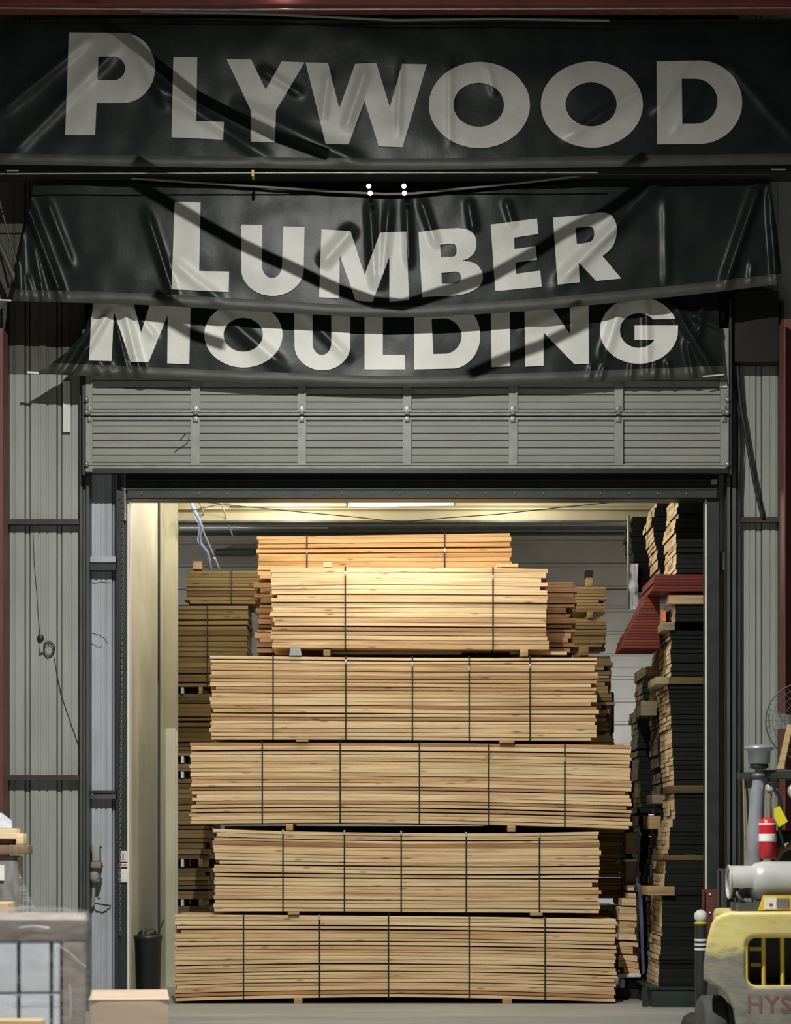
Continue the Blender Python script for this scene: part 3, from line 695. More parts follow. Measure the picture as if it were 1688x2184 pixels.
# rear stacks to the left
RL='dim bundles in the rear left stack'
Cd=28.7
lb=[(398,560,1215,1288,494,10),(300,527,1291,1465,443,16),(300,450,1480,1612,0,13),(300,450,1628,1645,0,2),(300,446,1660,1832,0,16),(300,446,1850,1918,0,7),(300,446,1933,2095,0,15)]
nm=['topmost','second from the top','third from the top','thin fourth from the top','fifth from the top','shallow sixth from the top','lowest']
for i,(a,b,c,e,s,n) in enumerate(lb):
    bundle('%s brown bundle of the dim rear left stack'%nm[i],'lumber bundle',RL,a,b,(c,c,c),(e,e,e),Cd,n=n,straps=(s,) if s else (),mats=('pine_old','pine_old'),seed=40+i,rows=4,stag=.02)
for i,(y0,y1) in enumerate(((1465,1480),(1612,1628),(1645,1660),(1832,1850),(1918,1933),(2095,2112))):
    tag(MB().pbox(386,392,y0+1,y1-1,Cd-.02,Cd+1,0,.5).build('bearer','white_paint'),'white bar for the light spot in gap %s of the rear left stack'%('one,two,three,four,five,six'.split(',')[i]),'bearer','white bars for light spots in the rear left stack')  # white bars added as the light spots showing through the gaps
    bearer(424,432,y0,y1,Cd,'brown bearer in gap %s of the rear left stack, right one'%('one,two,three,four,five,six'.split(',')[i]),'brown bearers of the rear left stack')
bearer(411,430,1197,1214,Cd,'lone olive block on top of the rear left stack','x',depth=.3)
tag(MB().pbox(250,470,1440,2130,30.2,30.25).build('tarp','black_plastic'),'added black sheet giving the shade behind the gaps of the dim rear left stack','tarp')  # dark sheet added so the gaps read as shade over the white wall
tag(MB().pbox(1324,1384,1590,2136,28.2,28.25).build('tarp','black_plastic'),'added black sheet darkening the gap between the rear right stack and the far right rack','tarp')  # sheet added to darken this gap against the bright wall
# rear right stack
RR='olive bundles in the rear right stack'
rb=[(1228,1292,1250,1305,8),(1222,1294,1319,1380,8),(1222,1300,1398,1545,16),(1240,1312,1562,1680,12),(1240,1325,1700,1860,14),(1240,1318,1930,2080,14)]
nm=['topmost','second from the top','third from the top','fourth from the top','fifth from the top','lowest']
for i,(a,b,c,e,n) in enumerate(rb):
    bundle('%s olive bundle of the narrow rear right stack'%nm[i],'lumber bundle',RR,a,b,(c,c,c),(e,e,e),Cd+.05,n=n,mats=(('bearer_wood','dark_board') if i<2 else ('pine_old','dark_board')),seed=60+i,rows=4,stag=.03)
bearer(1251,1265,1232,1250,Cd+.05,'tan lower block standing on the rear right stack','x2',depth=.2)
tag(MB().pbox(1250,1266,1216,1232,Cd+.05,Cd+.25).build('block','black_plastic'),'black upper block standing on the rear right stack','block')
bearer(1253,1266,1305,1319,Cd+.03,'pale bearer between the two topmost olive bundles','x3')
bearer(1236,1256,1380,1398,Cd+.02,'dark bearer below the second olive bundle','x4')
tag(MB().pbox(1296,1304,1405,1475,Cd,Cd+.6,bev=.02).pbox(1300,1311,1475,1565,Cd,Cd+.6,bev=.03).build('tarp','black_plastic'),'black tarp hanging over the right side of the rear right stack','tarp')
# bright bundle low at right, and wrapped goods
def stair(y): return interp([(1885,1345),(1905,1338),(1920,1330),(1945,1320),(2076,1319)],y)
bundle('bright stepped bundle of tan boards low to the right of the front stack','lumber bundle','x5',1319,1362,(1888,1888,1888),(2076,2076,2080),25.7,n=13,mats=('pine','pine_end'),seed=80,rows=5,lprof=lambda y:stair(y),rprof=lambda y:interp([(1885,1354),(1980,1359),(2076,1364)],y))
tag(MB().add([P(1358,1880,25.68),P(1370,1890,25.66),P(1373,1980,25.66),P(1376,2075,25.66),P(1370,2078,25.66),P(1366,1980,25.66),P(1362,1900,25.66),
   P(1358,1880,26.6),P(1370,1890,26.6),P(1373,1980,26.6),P(1376,2075,26.6),P(1370,2078,26.6),P(1366,1980,26.6),P(1362,1900,26.6)],
   [(0,1,2,3,4,5,6),(13,12,11,10,9,8,7)]+[(i,(i+1)%7,7+(i+1)%7,7+i) for i in range(7)]).build('wrap','blue_wrap'),'blue-grey plastic wrap on the right side of the stepped bundle','wrap')
tag(MB().pbox(1318,1368,2077,2085,25.65,26.2,bev=.01).build('sheet','white_wrap'),'white plastic sheet folded under the stepped bundle','plastic sheet')
tag(MB().pbox(1322,1334,2087,2108,25.65,25.8,bev=.03).build('scrap','white_wrap'),'crumpled white plastic scrap under the stepped bundle','scrap')
tag(MB().pbox(1312,1376,2109,2138,25.8,26.6).pbox(1337,1376,2087,2109,25.8,26.6,bev=.02).build('crate','black_plastic'),'black crate under the stepped bundle','crate')
tag(MB().pbox(1335,1362,1775,1822,26.0,26.6,bev=.02).build('carton','cardboard_dull'),'dusky carton right of the second front bundle, upper one','carton','cartons right of the front stack')
tag(MB().pbox(1335,1360,1838,1886,26.0,26.6,bev=.02).build('carton','cardboard_dull'),'dusky carton right of the second front bundle, lower one','carton','cartons right of the front stack')
tag(MB().pbox(1333,1357,1833,1838,25.95,26.5,bev=.004).build('strip','white_wrap'),'white foam strip between the two dusky cartons','strip')
tag(MB().tube([P(1347,1735,25.6),P(1356,1760,25.6),P(1366,1778,25.6),P(1362,1840,25.7),P(1360,1880,25.7)],.010).build('cord','blue_wrap'),'dark blue plastic strip trailing beside the front stack','plastic strip')

# right hand racks: dark-faced bundles with pale sawn ends
G1='dark-faced bundles in the near right rack'
R1=24.55
prof=[(1060,1449),(1100,1444),(1130,1440),(1165,1444),(1222,1443),(1290,1441),(1325,1440),(1345,1430),(1440,1432),(1460,1424),(1520,1432),(1600,1434),(1640,1438),(1675,1440),(1692,1438),(1740,1442),(1765,1430),(1820,1426),(1836,1420),(1890,1418),(1912,1414),(1990,1412),(2040,1408),(2106,1405)]
def lp(y): return interp(prof,y)
seg=[(1050,1222,16,'top dark bundle above the red boards'),(1289,1326,4,'shallow dark bundle just below the red boards'),(1345,1441,10,'second dark bundle below the red boards'),(1460,1674,22,'tall dark bundle halfway down'),(1692,1822,14,'dark bundle below the halfway bearer'),(1836,1890,6,'shallow dark bundle near the bottom'),(1911,2107,20,'lowest dark bundle, standing on the green base')]
for i,(a,b,n,l) in enumerate(seg):
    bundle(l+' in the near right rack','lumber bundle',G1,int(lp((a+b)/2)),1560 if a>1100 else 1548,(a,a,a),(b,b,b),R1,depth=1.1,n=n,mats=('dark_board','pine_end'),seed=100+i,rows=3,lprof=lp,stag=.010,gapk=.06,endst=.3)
G2='bearers of the near right rack'
bearer(1427,1560,1268,1288,R1-.03,'thick pale bearer directly below the red boards',G2,depth=.3,tone=.9)
bearer(1413,1440,1327,1344,R1-.05,'grey-ended bearer two bearers below the red boards',G2,depth=.8,mt='grey_end')
bearer(1400,1428,1443,1459,R1-.05,'grey-ended bearer halfway down the near right rack',G2,depth=.8,mt='grey_end',tone=1)
bearer(1428,1560,1443,1459,R1-.04,'dark brown bearer running right halfway down the near right rack',G2,depth=.2,mt='pine_old',tone=.1)
bearer(1433,1560,1675,1691,R1-.03,'dark bearer below the tall dark bundle',G2,depth=.8,mt='pine_old',tone=0)
bearer(1405,1560,1823,1835,R1+.02,'dark thin bearer low in the near right rack',G2,depth=.7,mt='pine_old',tone=0)
bearer(1383,1440,1891,1910,R1-.05,'pale bearer sticking out left above the lowest dark bundle',G2,depth=.8,tone=.3)
bearer(1441,1560,1891,1910,R1+.0,'dark bearer running right above the lowest dark bundle',G2,depth=.8,mt='dark_board',tone=.3)
tag(MB().pbox(1412,1421,1302,1325,R1+.05,R1+.1).build('mark','orange_tag'),'orange tag on the pale board ends below the red boards','tag')
G3='dark-faced bundles in the second right rack'
R2=25.85
prof2=[(1060,1402),(1080,1400),(1110,1391),(1150,1395),(1180,1402),(1222,1405),(1240,1400),(1345,1412),(1440,1405),(1500,1400),(1600,1403),(1650,1410),(1750,1410),(1820,1400),(1900,1380),(2110,1388)]
def lp2(y): return interp(prof2,y)
for i,(a,b,n,l) in enumerate([(1072,1222,15,'upper'),(1345,1456,10,'second'),(1460,1526,6,'third'),(1530,1718,16,'fourth'),(1722,1906,16,'fifth'),(1912,2106,16,'lowest')]):
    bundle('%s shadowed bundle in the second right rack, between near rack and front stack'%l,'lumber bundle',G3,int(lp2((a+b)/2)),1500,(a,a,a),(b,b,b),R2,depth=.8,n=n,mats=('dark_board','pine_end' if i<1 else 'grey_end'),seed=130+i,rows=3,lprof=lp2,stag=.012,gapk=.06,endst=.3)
G4='shadowed bundles in the far right rack'
R3=27.0
prof3=[(1090,1344),(1110,1345),(1180,1350),(1235,1356),(1250,1362),(1420,1368),(1500,1372),(1530,1356),(1600,1362),(1700,1364),(1900,1366)]
def lp3(y): return interp(prof3,y)
for i,(a,b,n,l) in enumerate([(1101,1262,15,'topmost'),(1424,1500,7,'second'),(1504,1596,8,'third'),(1600,1734,11,'fourth'),(1738,1904,15,'fifth'),(1908,2100,16,'lowest')]):
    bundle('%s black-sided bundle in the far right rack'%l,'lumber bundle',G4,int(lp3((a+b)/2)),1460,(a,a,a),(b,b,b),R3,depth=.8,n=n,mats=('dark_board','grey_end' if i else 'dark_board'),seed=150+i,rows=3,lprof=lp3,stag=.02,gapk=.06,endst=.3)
tag(MB().pbox(1339,1344,1098,1300,R3-.02,R3+.04,bev=.01).build('post','tube_metal'),'pale steel post beside the topmost bundle of the far right rack','post')
for i,(x0,x1,y0,y1,d,l) in enumerate(((1385,1404,1318,1331,R2-.1,'topmost'),(1375,1402,1367,1383,R2-.1,'second'),(1380,1407,1421,1438,R2-.05,'third'),(1368,1402,1495,1526,R2-.1,'fourth and thickest'),(1392,1420,1695,1714,R2-.1,'grey round-topped fifth'),(1384,1410,1740,1768,R2-.08,'lowest, reddish'))):
    bearer(x0,x1,y0,y1,d,'%s stub bearer between the second and far right racks'%l,'stub bearers of the second right rack',mt='grey_end' if i not in (2,5) else 'bearer_wood',depth=.6,tone=.4)
# plastic bundle wrap at far right rack
mb=MB(); rs=random.Random(5); v=[]; f=[]
for j in range(9):
    y=lerp(1202,1300,j/8)
    for i in range(6):
        v.append(P(lerp(1344,1361,i/5)+rs.uniform(-1.5,1.5)+(2 if j>5 else 0),y,R3-.1+rs.uniform(-.03,.03)))
for j in range(8):
    for i in range(5): f.append((j*6+i,j*6+i+1,j*6+i+7,j*6+i+6))
n0=len(v); v+=[p+Vector((0,.03,0)) for p in v]; f+=[[q+n0 for q in g][::-1] for g in f]
mb.add(v,f,0,.5,True); tag(mb.build('wrap','white_wrap'),'torn shiny white wrap hanging beside the red boards','wrap')
# red boards: stepped pack
root=thing('red_board_pack',P(1440,1383,24.9),'stepped pack of dark red painted boards across the right rack','board pack')
rs=random.Random(9); nL=26
for k in range(nL):
    t=k/(nL-1); y0=lerp(1225,1383,k/nL); y1=lerp(1225,1383,(k+1)/nL)
    xl=interp([(0,1396),(.14,1396),(.24,1384),(.5,1364),(.72,1346),(.88,1332),(1,1329)],t)+rs.uniform(-1.5,1.5)
    mb=MB(); d0=24.9 if k>5 else 24.45
    if k<=5: xl=max(xl,interp([(0,1397),(.2,1391)],t))
    mb.pbox(xl,1560 if y1<1268 else 1408,y0,y1-.5,d0+.02*t,25.7,0,rs.random(),.003)
    mb.build('board','red_bright' if k<=5 and False else 'red_paint',root)
# green steel base under near rack, posts
tag(MB().pbox(1390,1500,2109,2150,R1-.12,R1+1.2,bev=.008).pbox(1385,1500,2106,2111,R1-.14,R1+1.2).pbox(1372,1382,2106,2150,R1-.1,R1+.0).build('steel_plinth','green_steel'),'dark green steel base under the near right rack','base')
# rack support posts that carry the racks
for i,(x,d,l) in enumerate(((1536,R1+1.0,'near'),(1486,R2+1.0,'second'),(1440,R3+1.0,'far'))):
    m=MB().box((X(x,d),d,0),(X(x,d)+.12,d+.12,5.9))
    tag(m.build('rack_post','dark_steel'),'dark steel upright behind the %s right rack'%l,'rack post')

# ------------------------------------------------------------------ storeroom shell
struct('wall_storeroom_left', MB().box((X(273,WD)-.14,WD+.22,0),(X(273,WD)-.02,28.2,6.6)),'cream_wall')
trim(MB().box((X(273,WD)-.02,28.15,0),(X(273,WD)+.10,28.45,6.6)).box((X(273,WD)+.10,28.2,0),(X(273,WD)+.12,28.3,6.6)),'cream_wall')
trim(MB().box((X(273,WD)-.02,27.2,0),(X(273,WD)-.0,27.3,6.6)),'dark_steel')
struct('wall_storeroom_right', MB().box((X(1560,WD)+.35,WD+.22,0),(X(1560,WD)+.45,33,6.6)),'siding')
BW=33.0
mb=MB(); ys=1040; prof=[]
dz=.30
z=2.9
mb.box((-6,BW,0),(6,BW+.2,2.9),1)
zz=2.9; v=[];f=[]
pr=[]
while zz<6.9: pr+=[(zz,0),(zz+.26,.0),(zz+.275,-.035),(zz+.31,-.035),(zz+.32,0)]; zz+=.325
for (q,o) in pr: v+=[(-6,BW-.02+o,q),(6,BW-.02+o,q)]
for i in range(len(pr)-1): f.append((2*i,2*i+1,2*i+3,2*i+2))
mb.add(v,f,0); mb.box((-6,BW,2.9),(6,BW+.2,6.9),0)
struct('wall_back',mb,['back_siding','back_white'])
trim(MB().pbox(250,1560,1400,1422,BW-.1,BW-.02),'back_siding')
trim(MB().pbox(250,1560,1258,1290,BW-.1,BW-.04),'back_siding')
struct('ceiling_storeroom', MB().box((-6,WD+.22,6.6),(6,33.2,6.75)),'cream_beam')
# cream roof beam across the storeroom and darker purlins
def beam(y0,y1,d,m,fl=0):
    b=MB().pbox(200,1700,y0,y1,d,d+.12)
    if fl: b.pbox(200,1700,y1-3,y1+1,d-.08,d+.2).pbox(200,1700,y0,y0+3,d-.08,d+.2)
    return trim(b,m)
beam(1048,1112,28.7,'cream_beam'); 
trim(MB().pbox(200,1700,1083,1086,28.55,28.7),'cream_beam')
trim(MB().pbox(200,1700,1110,1114,28.5,28.72),'mid_steel')
beam(1122,1131,31.5,'mid_steel'); beam(1134,1140,31.9,'dark_steel')
tag(MB().pbox(488,512,1055,1078,28.4,28.6,bev=.01).pbox(512,744,1066,1080,28.45,28.6).build('cable_tray','cream_beam'),'cream cable tray running to the fluorescent lamp','tray')
# fluorescent lamps
root=thing('fluorescent_lamp',P(855,1075,24.45),'lit fluorescent tube lamp under the lintel, above the bundles','lamp')
MB().pbox(738,971,1066,1072,24.42,24.52,bev=.006).build('housing','white_paint',root)
MB().tube([P(743,1078,24.45),P(967,1074,24.45)],.018,seg=14).build('tube','tube_glow',root)
MB().pbox(739,743,1070,1082,24.43,24.48).build('lamp_holder','white_paint',root); MB().pbox(967,971,1068,1079,24.43,24.48).build('lamp_holder','white_paint',root)
# wires
def wire(pts,d,r,label,name='wire',cat='wire',mt='wire'):
    return tag(MB().tube([P(x,y,d+dd) for (x,y,dd) in pts],r,seg=6).build(name,mt),label,cat)
wire([(400,1068,0),(460,1073,0),(520,1080,0),(640,1092,0),(760,1103,0),(840,1112,0),(900,1114,0)],27.0,.006,'thin dark wire sagging left of the fluorescent lamp')
wire([(860,1113,0),(960,1104,0),(1060,1097,0),(1200,1082,0),(1360,1066,0)],27.0,.006,'thin dark wire rising right of the fluorescent lamp')
wire([(400,1090,0),(440,1082,0),(475,1074,0)],27.2,.006,'short wire curving beside the pale blue hose')
wire([(408,1069,0),(413,1085,0),(421,1103,.2),(430,1123,.4),(425,1145,.6),(427,1158,.8),(441,1176,1),(446,1195,1.2),(449,1213,1.4)],27.6,.024,'pale blue hose hanging down at the upper left of the storeroom','hose','hose','blue_hose')
wire([(430,1124,0),(455,1182,.6)],28.8,.013,'upper thin white conduit beside the pale blue hose','conduit','conduit','white_paint')
wire([(458,1190,0),(467,1213,.3)],28.9,.016,'short lower white conduit beside the pale blue hose','conduit','conduit','white_paint')
wire([(424,1068,0),(446,1122,1.5)],27.9,.012,'white conduit just right of the pale blue hose top','conduit','conduit','white_paint')
wire([(472,1072,0),(496,1142,1.8)],27.9,.011,'rightmost of the slanting white conduits under the cream beam','conduit','conduit','white_paint')
tag(MB().tube([P(384,1126,30.8),P(700,1126,30.8)],.01).build('pipe','white_paint'),'pale pipe along the back wall above the rear left stack','pipe')
tag(MB().pbox(458,545,1169,1184,32.6,32.8,bev=.05).build('lamp_reflector','mid_steel'),'grey lamp reflector in front of the back siding, left of the highest bundle','reflector')
# dark bin inside on the left
root=thing('rubbish_bin',P(312,2136,25.3),'black rubbish bin standing inside the left jamb','bin')
MB().lathe([(.10,0),(.125,.02),(.145,.72),(.155,.73),(.155,.77),(.13,.77)],P(310,0,25.35)*Vector((1,1,0)) if False else Vector((X(316,24.42),24.42,0)),seg=24).build('body','black_plastic',root)
MB().tube([P(334,2006,24.4),P(343,1978,24.4),P(349,1962,24.4)],.008).build('stick','wire',root)
mb=MB(); rs=random.Random(3)
for k in range(7):
    c=P(308+rs.uniform(-6,18),1995+rs.uniform(-8,4),24.42+rs.uniform(-.06,.06)); bm=bmesh.new(); bmesh.ops.create_icosphere(bm,subdivisions=2,radius=.07)
    for q in bm.verts: q.co=q.co*(1+.5*noise.noise(q.co*12+Vector((k,0,0))))+c
    mb.bm(bm,0,.5,False)
mb.build('rubbish','black_plastic',root,kind='stuff')

# ------------------------------------------------------------------ foreground left
# wrapped pallet load
d0=11.4; top=1.67-(1957-YH)*d0/F
root=thing('wrapped_pallet',Vector((X(50,d0),d0+.5,0)),'film-wrapped load of white cartons on a pallet in the left foreground','pallet load')
xr=X(184,d0); xl=xr-1.15
def bx(a,b,m,name,bev=.004,par=root,tone=.5): return MB().box(a,b,0,tone,bev).build(name,m,par)
bx((xl,d0,top-.115),(xr,d0+1.0,top),'tray_card','carton_tray',.02)
zc=Z(2118,d0)
cols=[(xr-.52,xr-.37),(xr-.35,xr-.195),(xr-.185,xr-.135)]
x=xr-.335
for (a,b) in ((xr-.90,xr-.535),(xr-.335-.0,xr-.19),(xr-.525,xr-.345),(xr-.175,xr-.12)):
    pass
edges=[X(-140,d0),X(-60,d0),X(42,d0),X(111,d0),X(133,d0)]
for i in range(4):
    bx((edges[i]+.005,d0+.02,zc+.006),(edges[i+1]-.012,d0+.9,top-.12),'carton_white','carton',.008)
    bx((edges[i]+.005,d0+.02,zc-.30),(edges[i+1]-.012,d0+.9,zc-.006),'carton_white','carton',.008)
    bx((edges[i]+.005,d0+.02,zc-.62),(edges[i+1]-.012,d0+.9,zc-.312),'carton_white','carton',.008)
bx((X(134,d0),d0+.01,.13),(X(180,d0),d0+.95,top-.118),'cardboard_dull','corner_board',.012)
# wooden pallet
mb=MB()
for k in range(3): mb.box((xl,d0+.03+.42*k,0),(xr,d0+.13+.42*k,.09),0,.6)
for k in range(6): mb.box((xl+.0+k*.205,d0,.09),(xl+.10+k*.205,d0+1,.115),0,.7)
mb.build('pallet','bearer_wood',root)
# film shell: closed wrap with small wrinkles
def film(xl,xr,y0,y1,z0,z1,rad,par,seed,nz=40,amp=.008):
    per=[]; n=8
    cs=[(xr-rad,y0+rad,-90),(xr-rad,y1-rad,0),(xl+rad,y1-rad,90),(xl+rad,y0+rad,180)]
    for i,(cx,cy,a0) in enumerate(cs):
        for k in range(n+1):
            a=math.radians(a0+90*k/n); per.append((cx+rad*math.cos(a),cy+rad*math.sin(a)))
        nx=cs[(i+1)%4]; e=per[-1]; a1=math.radians(nx[2]); s=(nx[0]+rad*math.cos(a1),nx[1]+rad*math.sin(a1))
        for k in range(1,14): per.append((lerp(e[0],s[0],k/14),lerp(e[1],s[1],k/14)))
    m=len(per); v=[];f=[]; cx,cy=(xl+xr)/2,(y0+y1)/2
    for j in range(nz+1):
        t=j/nz; z=lerp(z0,z1,t); sh=1.0 if t<.96 else 1-.03*((t-.96)/.04)
        for (a,b) in per:
            w=amp*noise.noise(Vector((a*6+seed,b*6,z*14)))+amp*.7*noise.noise(Vector((a*20+seed,b*20,z*5)))
            q=Vector((a-cx,b-cy,0)); L=q.length; q=q*(sh+w/L); v.append((cx+q.x,cy+q.y,z))
    for j in range(nz):
        for k in range(m): f.append((j*m+k,j*m+(k+1)%m,(j+1)*m+(k+1)%m,(j+1)*m+k))
    # domed top
    base=nz*m; b0=len(v)
    for r_,hh in ((.8,.016),(.5,.022),(.2,.02)):
        for k in range(m):
            q=Vector(v[base+k]); v.append((lerp(cx,q.x,r_),lerp(cy,q.y,r_),z1+hh+amp*noise.noise(Vector((q.x*8,q.y*8,r_*9)))))
    rings=[base,b0,b0+m,b0+2*m]
    for a,b in zip(rings,rings[1:]):
        for k in range(m): f.append((a+k,a+(k+1)%m,b+(k+1)%m,b+k))
    f.append([b0+2*m+k for k in range(m)])
    MB().add(v,f,0,.5,True).build('film','stretch_film',par)
film(xl-.015,xr+.02,d0-.02,d0+1.02,.10,top+.012,.05,root,2.1)
tag(MB().box((X(-40,d0-.5),d0-.6,0),(X(97,d0-.5),d0-.5,Z(2176,d0-.6)),0,.6,.004).build('plank_end','bearer_wood'),'pale wood plank leaning before the wrapped pallet at the bottom left corner','plank')
for q in (((118,2012),(146,2030),(165,2050),(182,2062)),((40,1978),(70,1974),(104,1979)),((146,2098),(150,2130),(148,2170)),((20,2122),(60,2119),(120,2121))):
    MB().tube([P(x,y,d0-.024) for x,y in q],.0022,seg=6).build('film_fold','white_wrap',root)
root.rotation_euler.z=math.radians(7.4); root.location.x-=.06; root.location.y-=.043
# cardboard box
d0=14.6
bt=H-(2132-YH)*d0/F
root=thing('cardboard_box',Vector((X(275,d0),d0+.5,0)),'plain brown cardboard box right of the film-wrapped pallet','box')
MB().box((X(192,d0),d0,0),(X(361,d0),d0+1.05,bt-.004),0,.5,.006).build('body','cardboard',root)
MB().box((X(191,d0),d0-.003,bt-.004),(X(275.8,d0),d0+1.053,bt+.001),0,.5).build('flap','cardboard',root)
MB().box((X(276.4,d0),d0-.003,bt-.004),(X(361.6,d0),d0+1.053,bt+.001),0,.5).build('flap','cardboard',root)
root.rotation_euler.z=math.radians(6.4); root.location.x-=.056; root.location.y-=.025
# goods further back at left edge
d0=18.5
root=thing('wrapped_stack',Vector((X(-10,d0),d0+.4,0)),'grey film-wrapped stack with torn film edges at the left edge of the picture','wrapped stack')
MB().box((X(-160,d0),d0,0),(X(38,d0),d0+.3,Z(1824,d0)),0,.5,.02).build('body','grey_film',root)
MB().pbox(-150,9,1845,1878,d0-.012,d0-.003).build('label','paper',root)
v=[];f=[];rs=random.Random(4)
for j in range(14):
    y=lerp(1826,1935,j/13); w=4+rs.uniform(0,6)+max(0,(j-5))*3.6
    v+=[P(36,y,d0+.05),P(36+w,y+rs.uniform(-2,2),d0+.02+rs.uniform(0,.06))]
for j in range(13): f.append((2*j,2*j+1,2*j+3,2*j+2))
n0=len(v); v+=[p+Vector((0,.002,0)) for p in v]; f+=[[q+n0 for q in g][::-1] for g in f]
MB().add(v,f,0,.5,True).build('torn_film','stretch_film',root)
tag(MB().pbox(-160,60,1803,1822,d0-.03,d0+.2,bev=.008).build('board','brown_wood'),'dark board lying on the grey film-wrapped stack','board')
tag(MB().pbox(-80,34,1767,1789,d0-.02,d0+.2,0,.9,.003).build('timber','pine_end'),'upper pale timber end on the dark board at the left edge','timber','timber ends on the dark board')
tag(MB().pbox(34.5,50,1778,1802,d0+.01,d0+.2,0,.7,.003).build('timber','pine_end'),'right pale timber end on the dark board at the left edge','timber','timber ends on the dark board')
tag(MB().pbox(-80,28,1790,1802,d0+.05,d0+.2,0,.3,.003).build('timber','brown_wood'),'lower darker timber under the pale ones at the left edge','timber','timber ends on the dark board')
tag(MB().add([P(-60,1766,d0),P(26,1766,d0),P(25,1750,d0),P(4,1734,d0),P(-60,1728,d0),P(-60,1766,d0+.6),P(26,1766,d0+.6),P(25,1750,d0+.6),P(4,1734,d0+.6),P(-60,1728,d0+.6)],
   [(0,1,2,3,4),(9,8,7,6,5)]+[(i,(i+1)%5,5+(i+1)%5,5+i) for i in range(5)]).build('bag','white_wrap'),'white plastic-wrapped bag on the timbers at the left edge','bag')
tag(MB().box((X(-60,16),16,0),(X(17,16),16.3,Z(1925,16)),0,.8,.01).build('block','bearer_wood'),'pale block of wood standing just behind the film-wrapped pallet','block')

# ------------------------------------------------------------------ bollards at right of door
d0=22.9
root=thing('bollard',Vector((X(1496,d0),d0,0)),'black post topped by a white ball and a yellow collar, right of the doorway','bollard')
MB().tube([Vector((X(1495.5,d0),d0,0.03)),P(1495.5,1972,d0)],.060,seg=24).build('pole','dark_steel',root)
MB().lathe([(.001,-.068),(.035,-.058),(.058,-.034),(.067,0),(.058,.034),(.035,.058),(.001,.068)],P(1495,1954,d0),seg=24).build('ball','white_paint',root)
MB().lathe([(.045,-.014),(.063,-.010),(.063,.006),(.05,.014)],P(1495,1969,d0),seg=24).build('collar','bright_yellow',root)
for y0,y1 in ((2002,2008),(2011,2018),(2021,2028)):
    MB().lathe([(.0615,-.012),(.063,-.010),(.063,.010),(.0615,.012)],P(1495.5,(y0+y1)/2,d0),seg=24).build('tape','paper',root)
root=thing('floor_guard',Vector((X(1483,21.8),21.8,0)),'black domed rubber guard on the floor beside the ball-topped post','guard')
MB().lathe([(.165,0),(.165,.02),(.14,.09),(.09,.125),(.03,.135)],Vector((X(1490,21.8),21.8,0)),seg=28).build('dome','rubber',root)
d1=23.25
root=thing('guard_rail',Vector((X(1514,d1),d1,0)),'dark red bolted steel guard standing behind the ball-topped post','guard')
MB().box((X(1499,d1),d1,0),(X(1529,d1),d1+.03,Z(1897,d1))).box((X(1499,d1),d1-.05,0),(X(1502,d1),d1,Z(1897,d1))).box((X(1526,d1),d1-.05,0),(X(1529,d1),d1,Z(1897,d1))).build('channel','red_column',root)
for y in (1908,1947,1990): MB().lathe([(.012,0),(.012,-.014)],P(1515,y,d1),axis='y',seg=8).build('bolt','white_paint',root)
tag(MB().pbox(1532,1550,1852,FL,WD-.35,WD-.25).pbox(1532,1535,1852,FL,WD-.4,WD-.35).pbox(1547,1550,1852,FL,WD-.4,WD-.35).build('steel_channel','mid_steel'),'short grey steel channel leaning against the wall behind the forklift','channel')
tag(MB().tube([Vector((X(1602,WD-.3),WD-.3,0)),P(1586,1655,WD-.12)],.012).build('batten','bearer_wood'),'thin pale batten leaning on the right siding behind the forklift','batten')
# fan
fd=20.5
root=thing('pedestal_fan',P(1715,1640,fd),'large round wire-caged fan at the right edge','fan')
cx,cy,R=X(1716,fd),Z(1538,fd),82*fd/F
def ring(r,y,w,nm='cage_ring',mt='fence_wire',par=root):
    MB().tube([Vector((cx+r*math.cos(2*PI*k/48),y,cy+r*math.sin(2*PI*k/48))) for k in range(49)],w,seg=6,caps=False).build(nm,mt,par)
ring(R,fd,.006); 
for q,yy in ((.85,-.05),(.7,-.07),(.55,-.085),(.4,-.095),(.25,-.1),(.1,-.1)): ring(R*q,fd+yy,.0022)
mb=MB()
for k in range(40):
    a=2*PI*k/40; mb.tube([Vector((cx+R*q*math.cos(a),fd+yy,cy+R*q*math.sin(a))) for q,yy in ((1,0),(.85,-.05),(.55,-.085),(.1,-.1))],.0018,seg=5)
mb.build('cage_spokes','fence_wire',root)
for k in range(3):
    a=PI+2*PI*k/3; u=Vector((math.cos(a),0,math.sin(a))); w=Vector((-math.sin(a),0,math.cos(a))); c=Vector((cx,fd+.05,cy)); v=[]
    for t,hw,tw in ((.08,.035,.03),(.4,.06,.04),(.75,.075,.03),(.93,.065,.02)):
        v+=[c+u*R*t+w*hw+Vector((0,tw,0)),c+u*R*t-w*hw-Vector((0,tw,0))]
    m=MB().add(v+[p+Vector((0,.004,0)) for p in v],[(0,1,3,2),(2,3,5,4),(4,5,7,6),(8,10,11,9),(10,12,13,11),(12,14,15,13),(0,2,10,8),(2,4,12,10),(4,6,14,12),(1,9,11,3),(3,11,13,5),(5,13,15,7),(6,7,15,14),(0,8,9,1)])
    m.build('blade','fan_blade',root)
MB().lathe([(.06,0),(.06,.14),(.03,.18)],(cx,fd+.02,cy),axis='y',seg=20).build('motor','dark_steel',root)
MB().tube([(cx,fd+.12,cy),(cx,fd+.14,1.0),(cx,fd+.14,0.03)],.025).build('stand','dark_steel',root)
MB().lathe([(.3,0),(.3,.03),(.03,.06)],(cx,fd+.14,0)).build('base','dark_steel',root)
# ------------------------------------------------------------------ forklift
fd=17.0; s=fd/F                                     # metres per pixel at the forklift's rear
def fp(x,y,d=fd): return P(x,y,d)
root=thing('forklift',Vector((X(1690,fd),fd+1.0,0)),'yellow forklift with worn grey counterweight at the lower right','forklift')
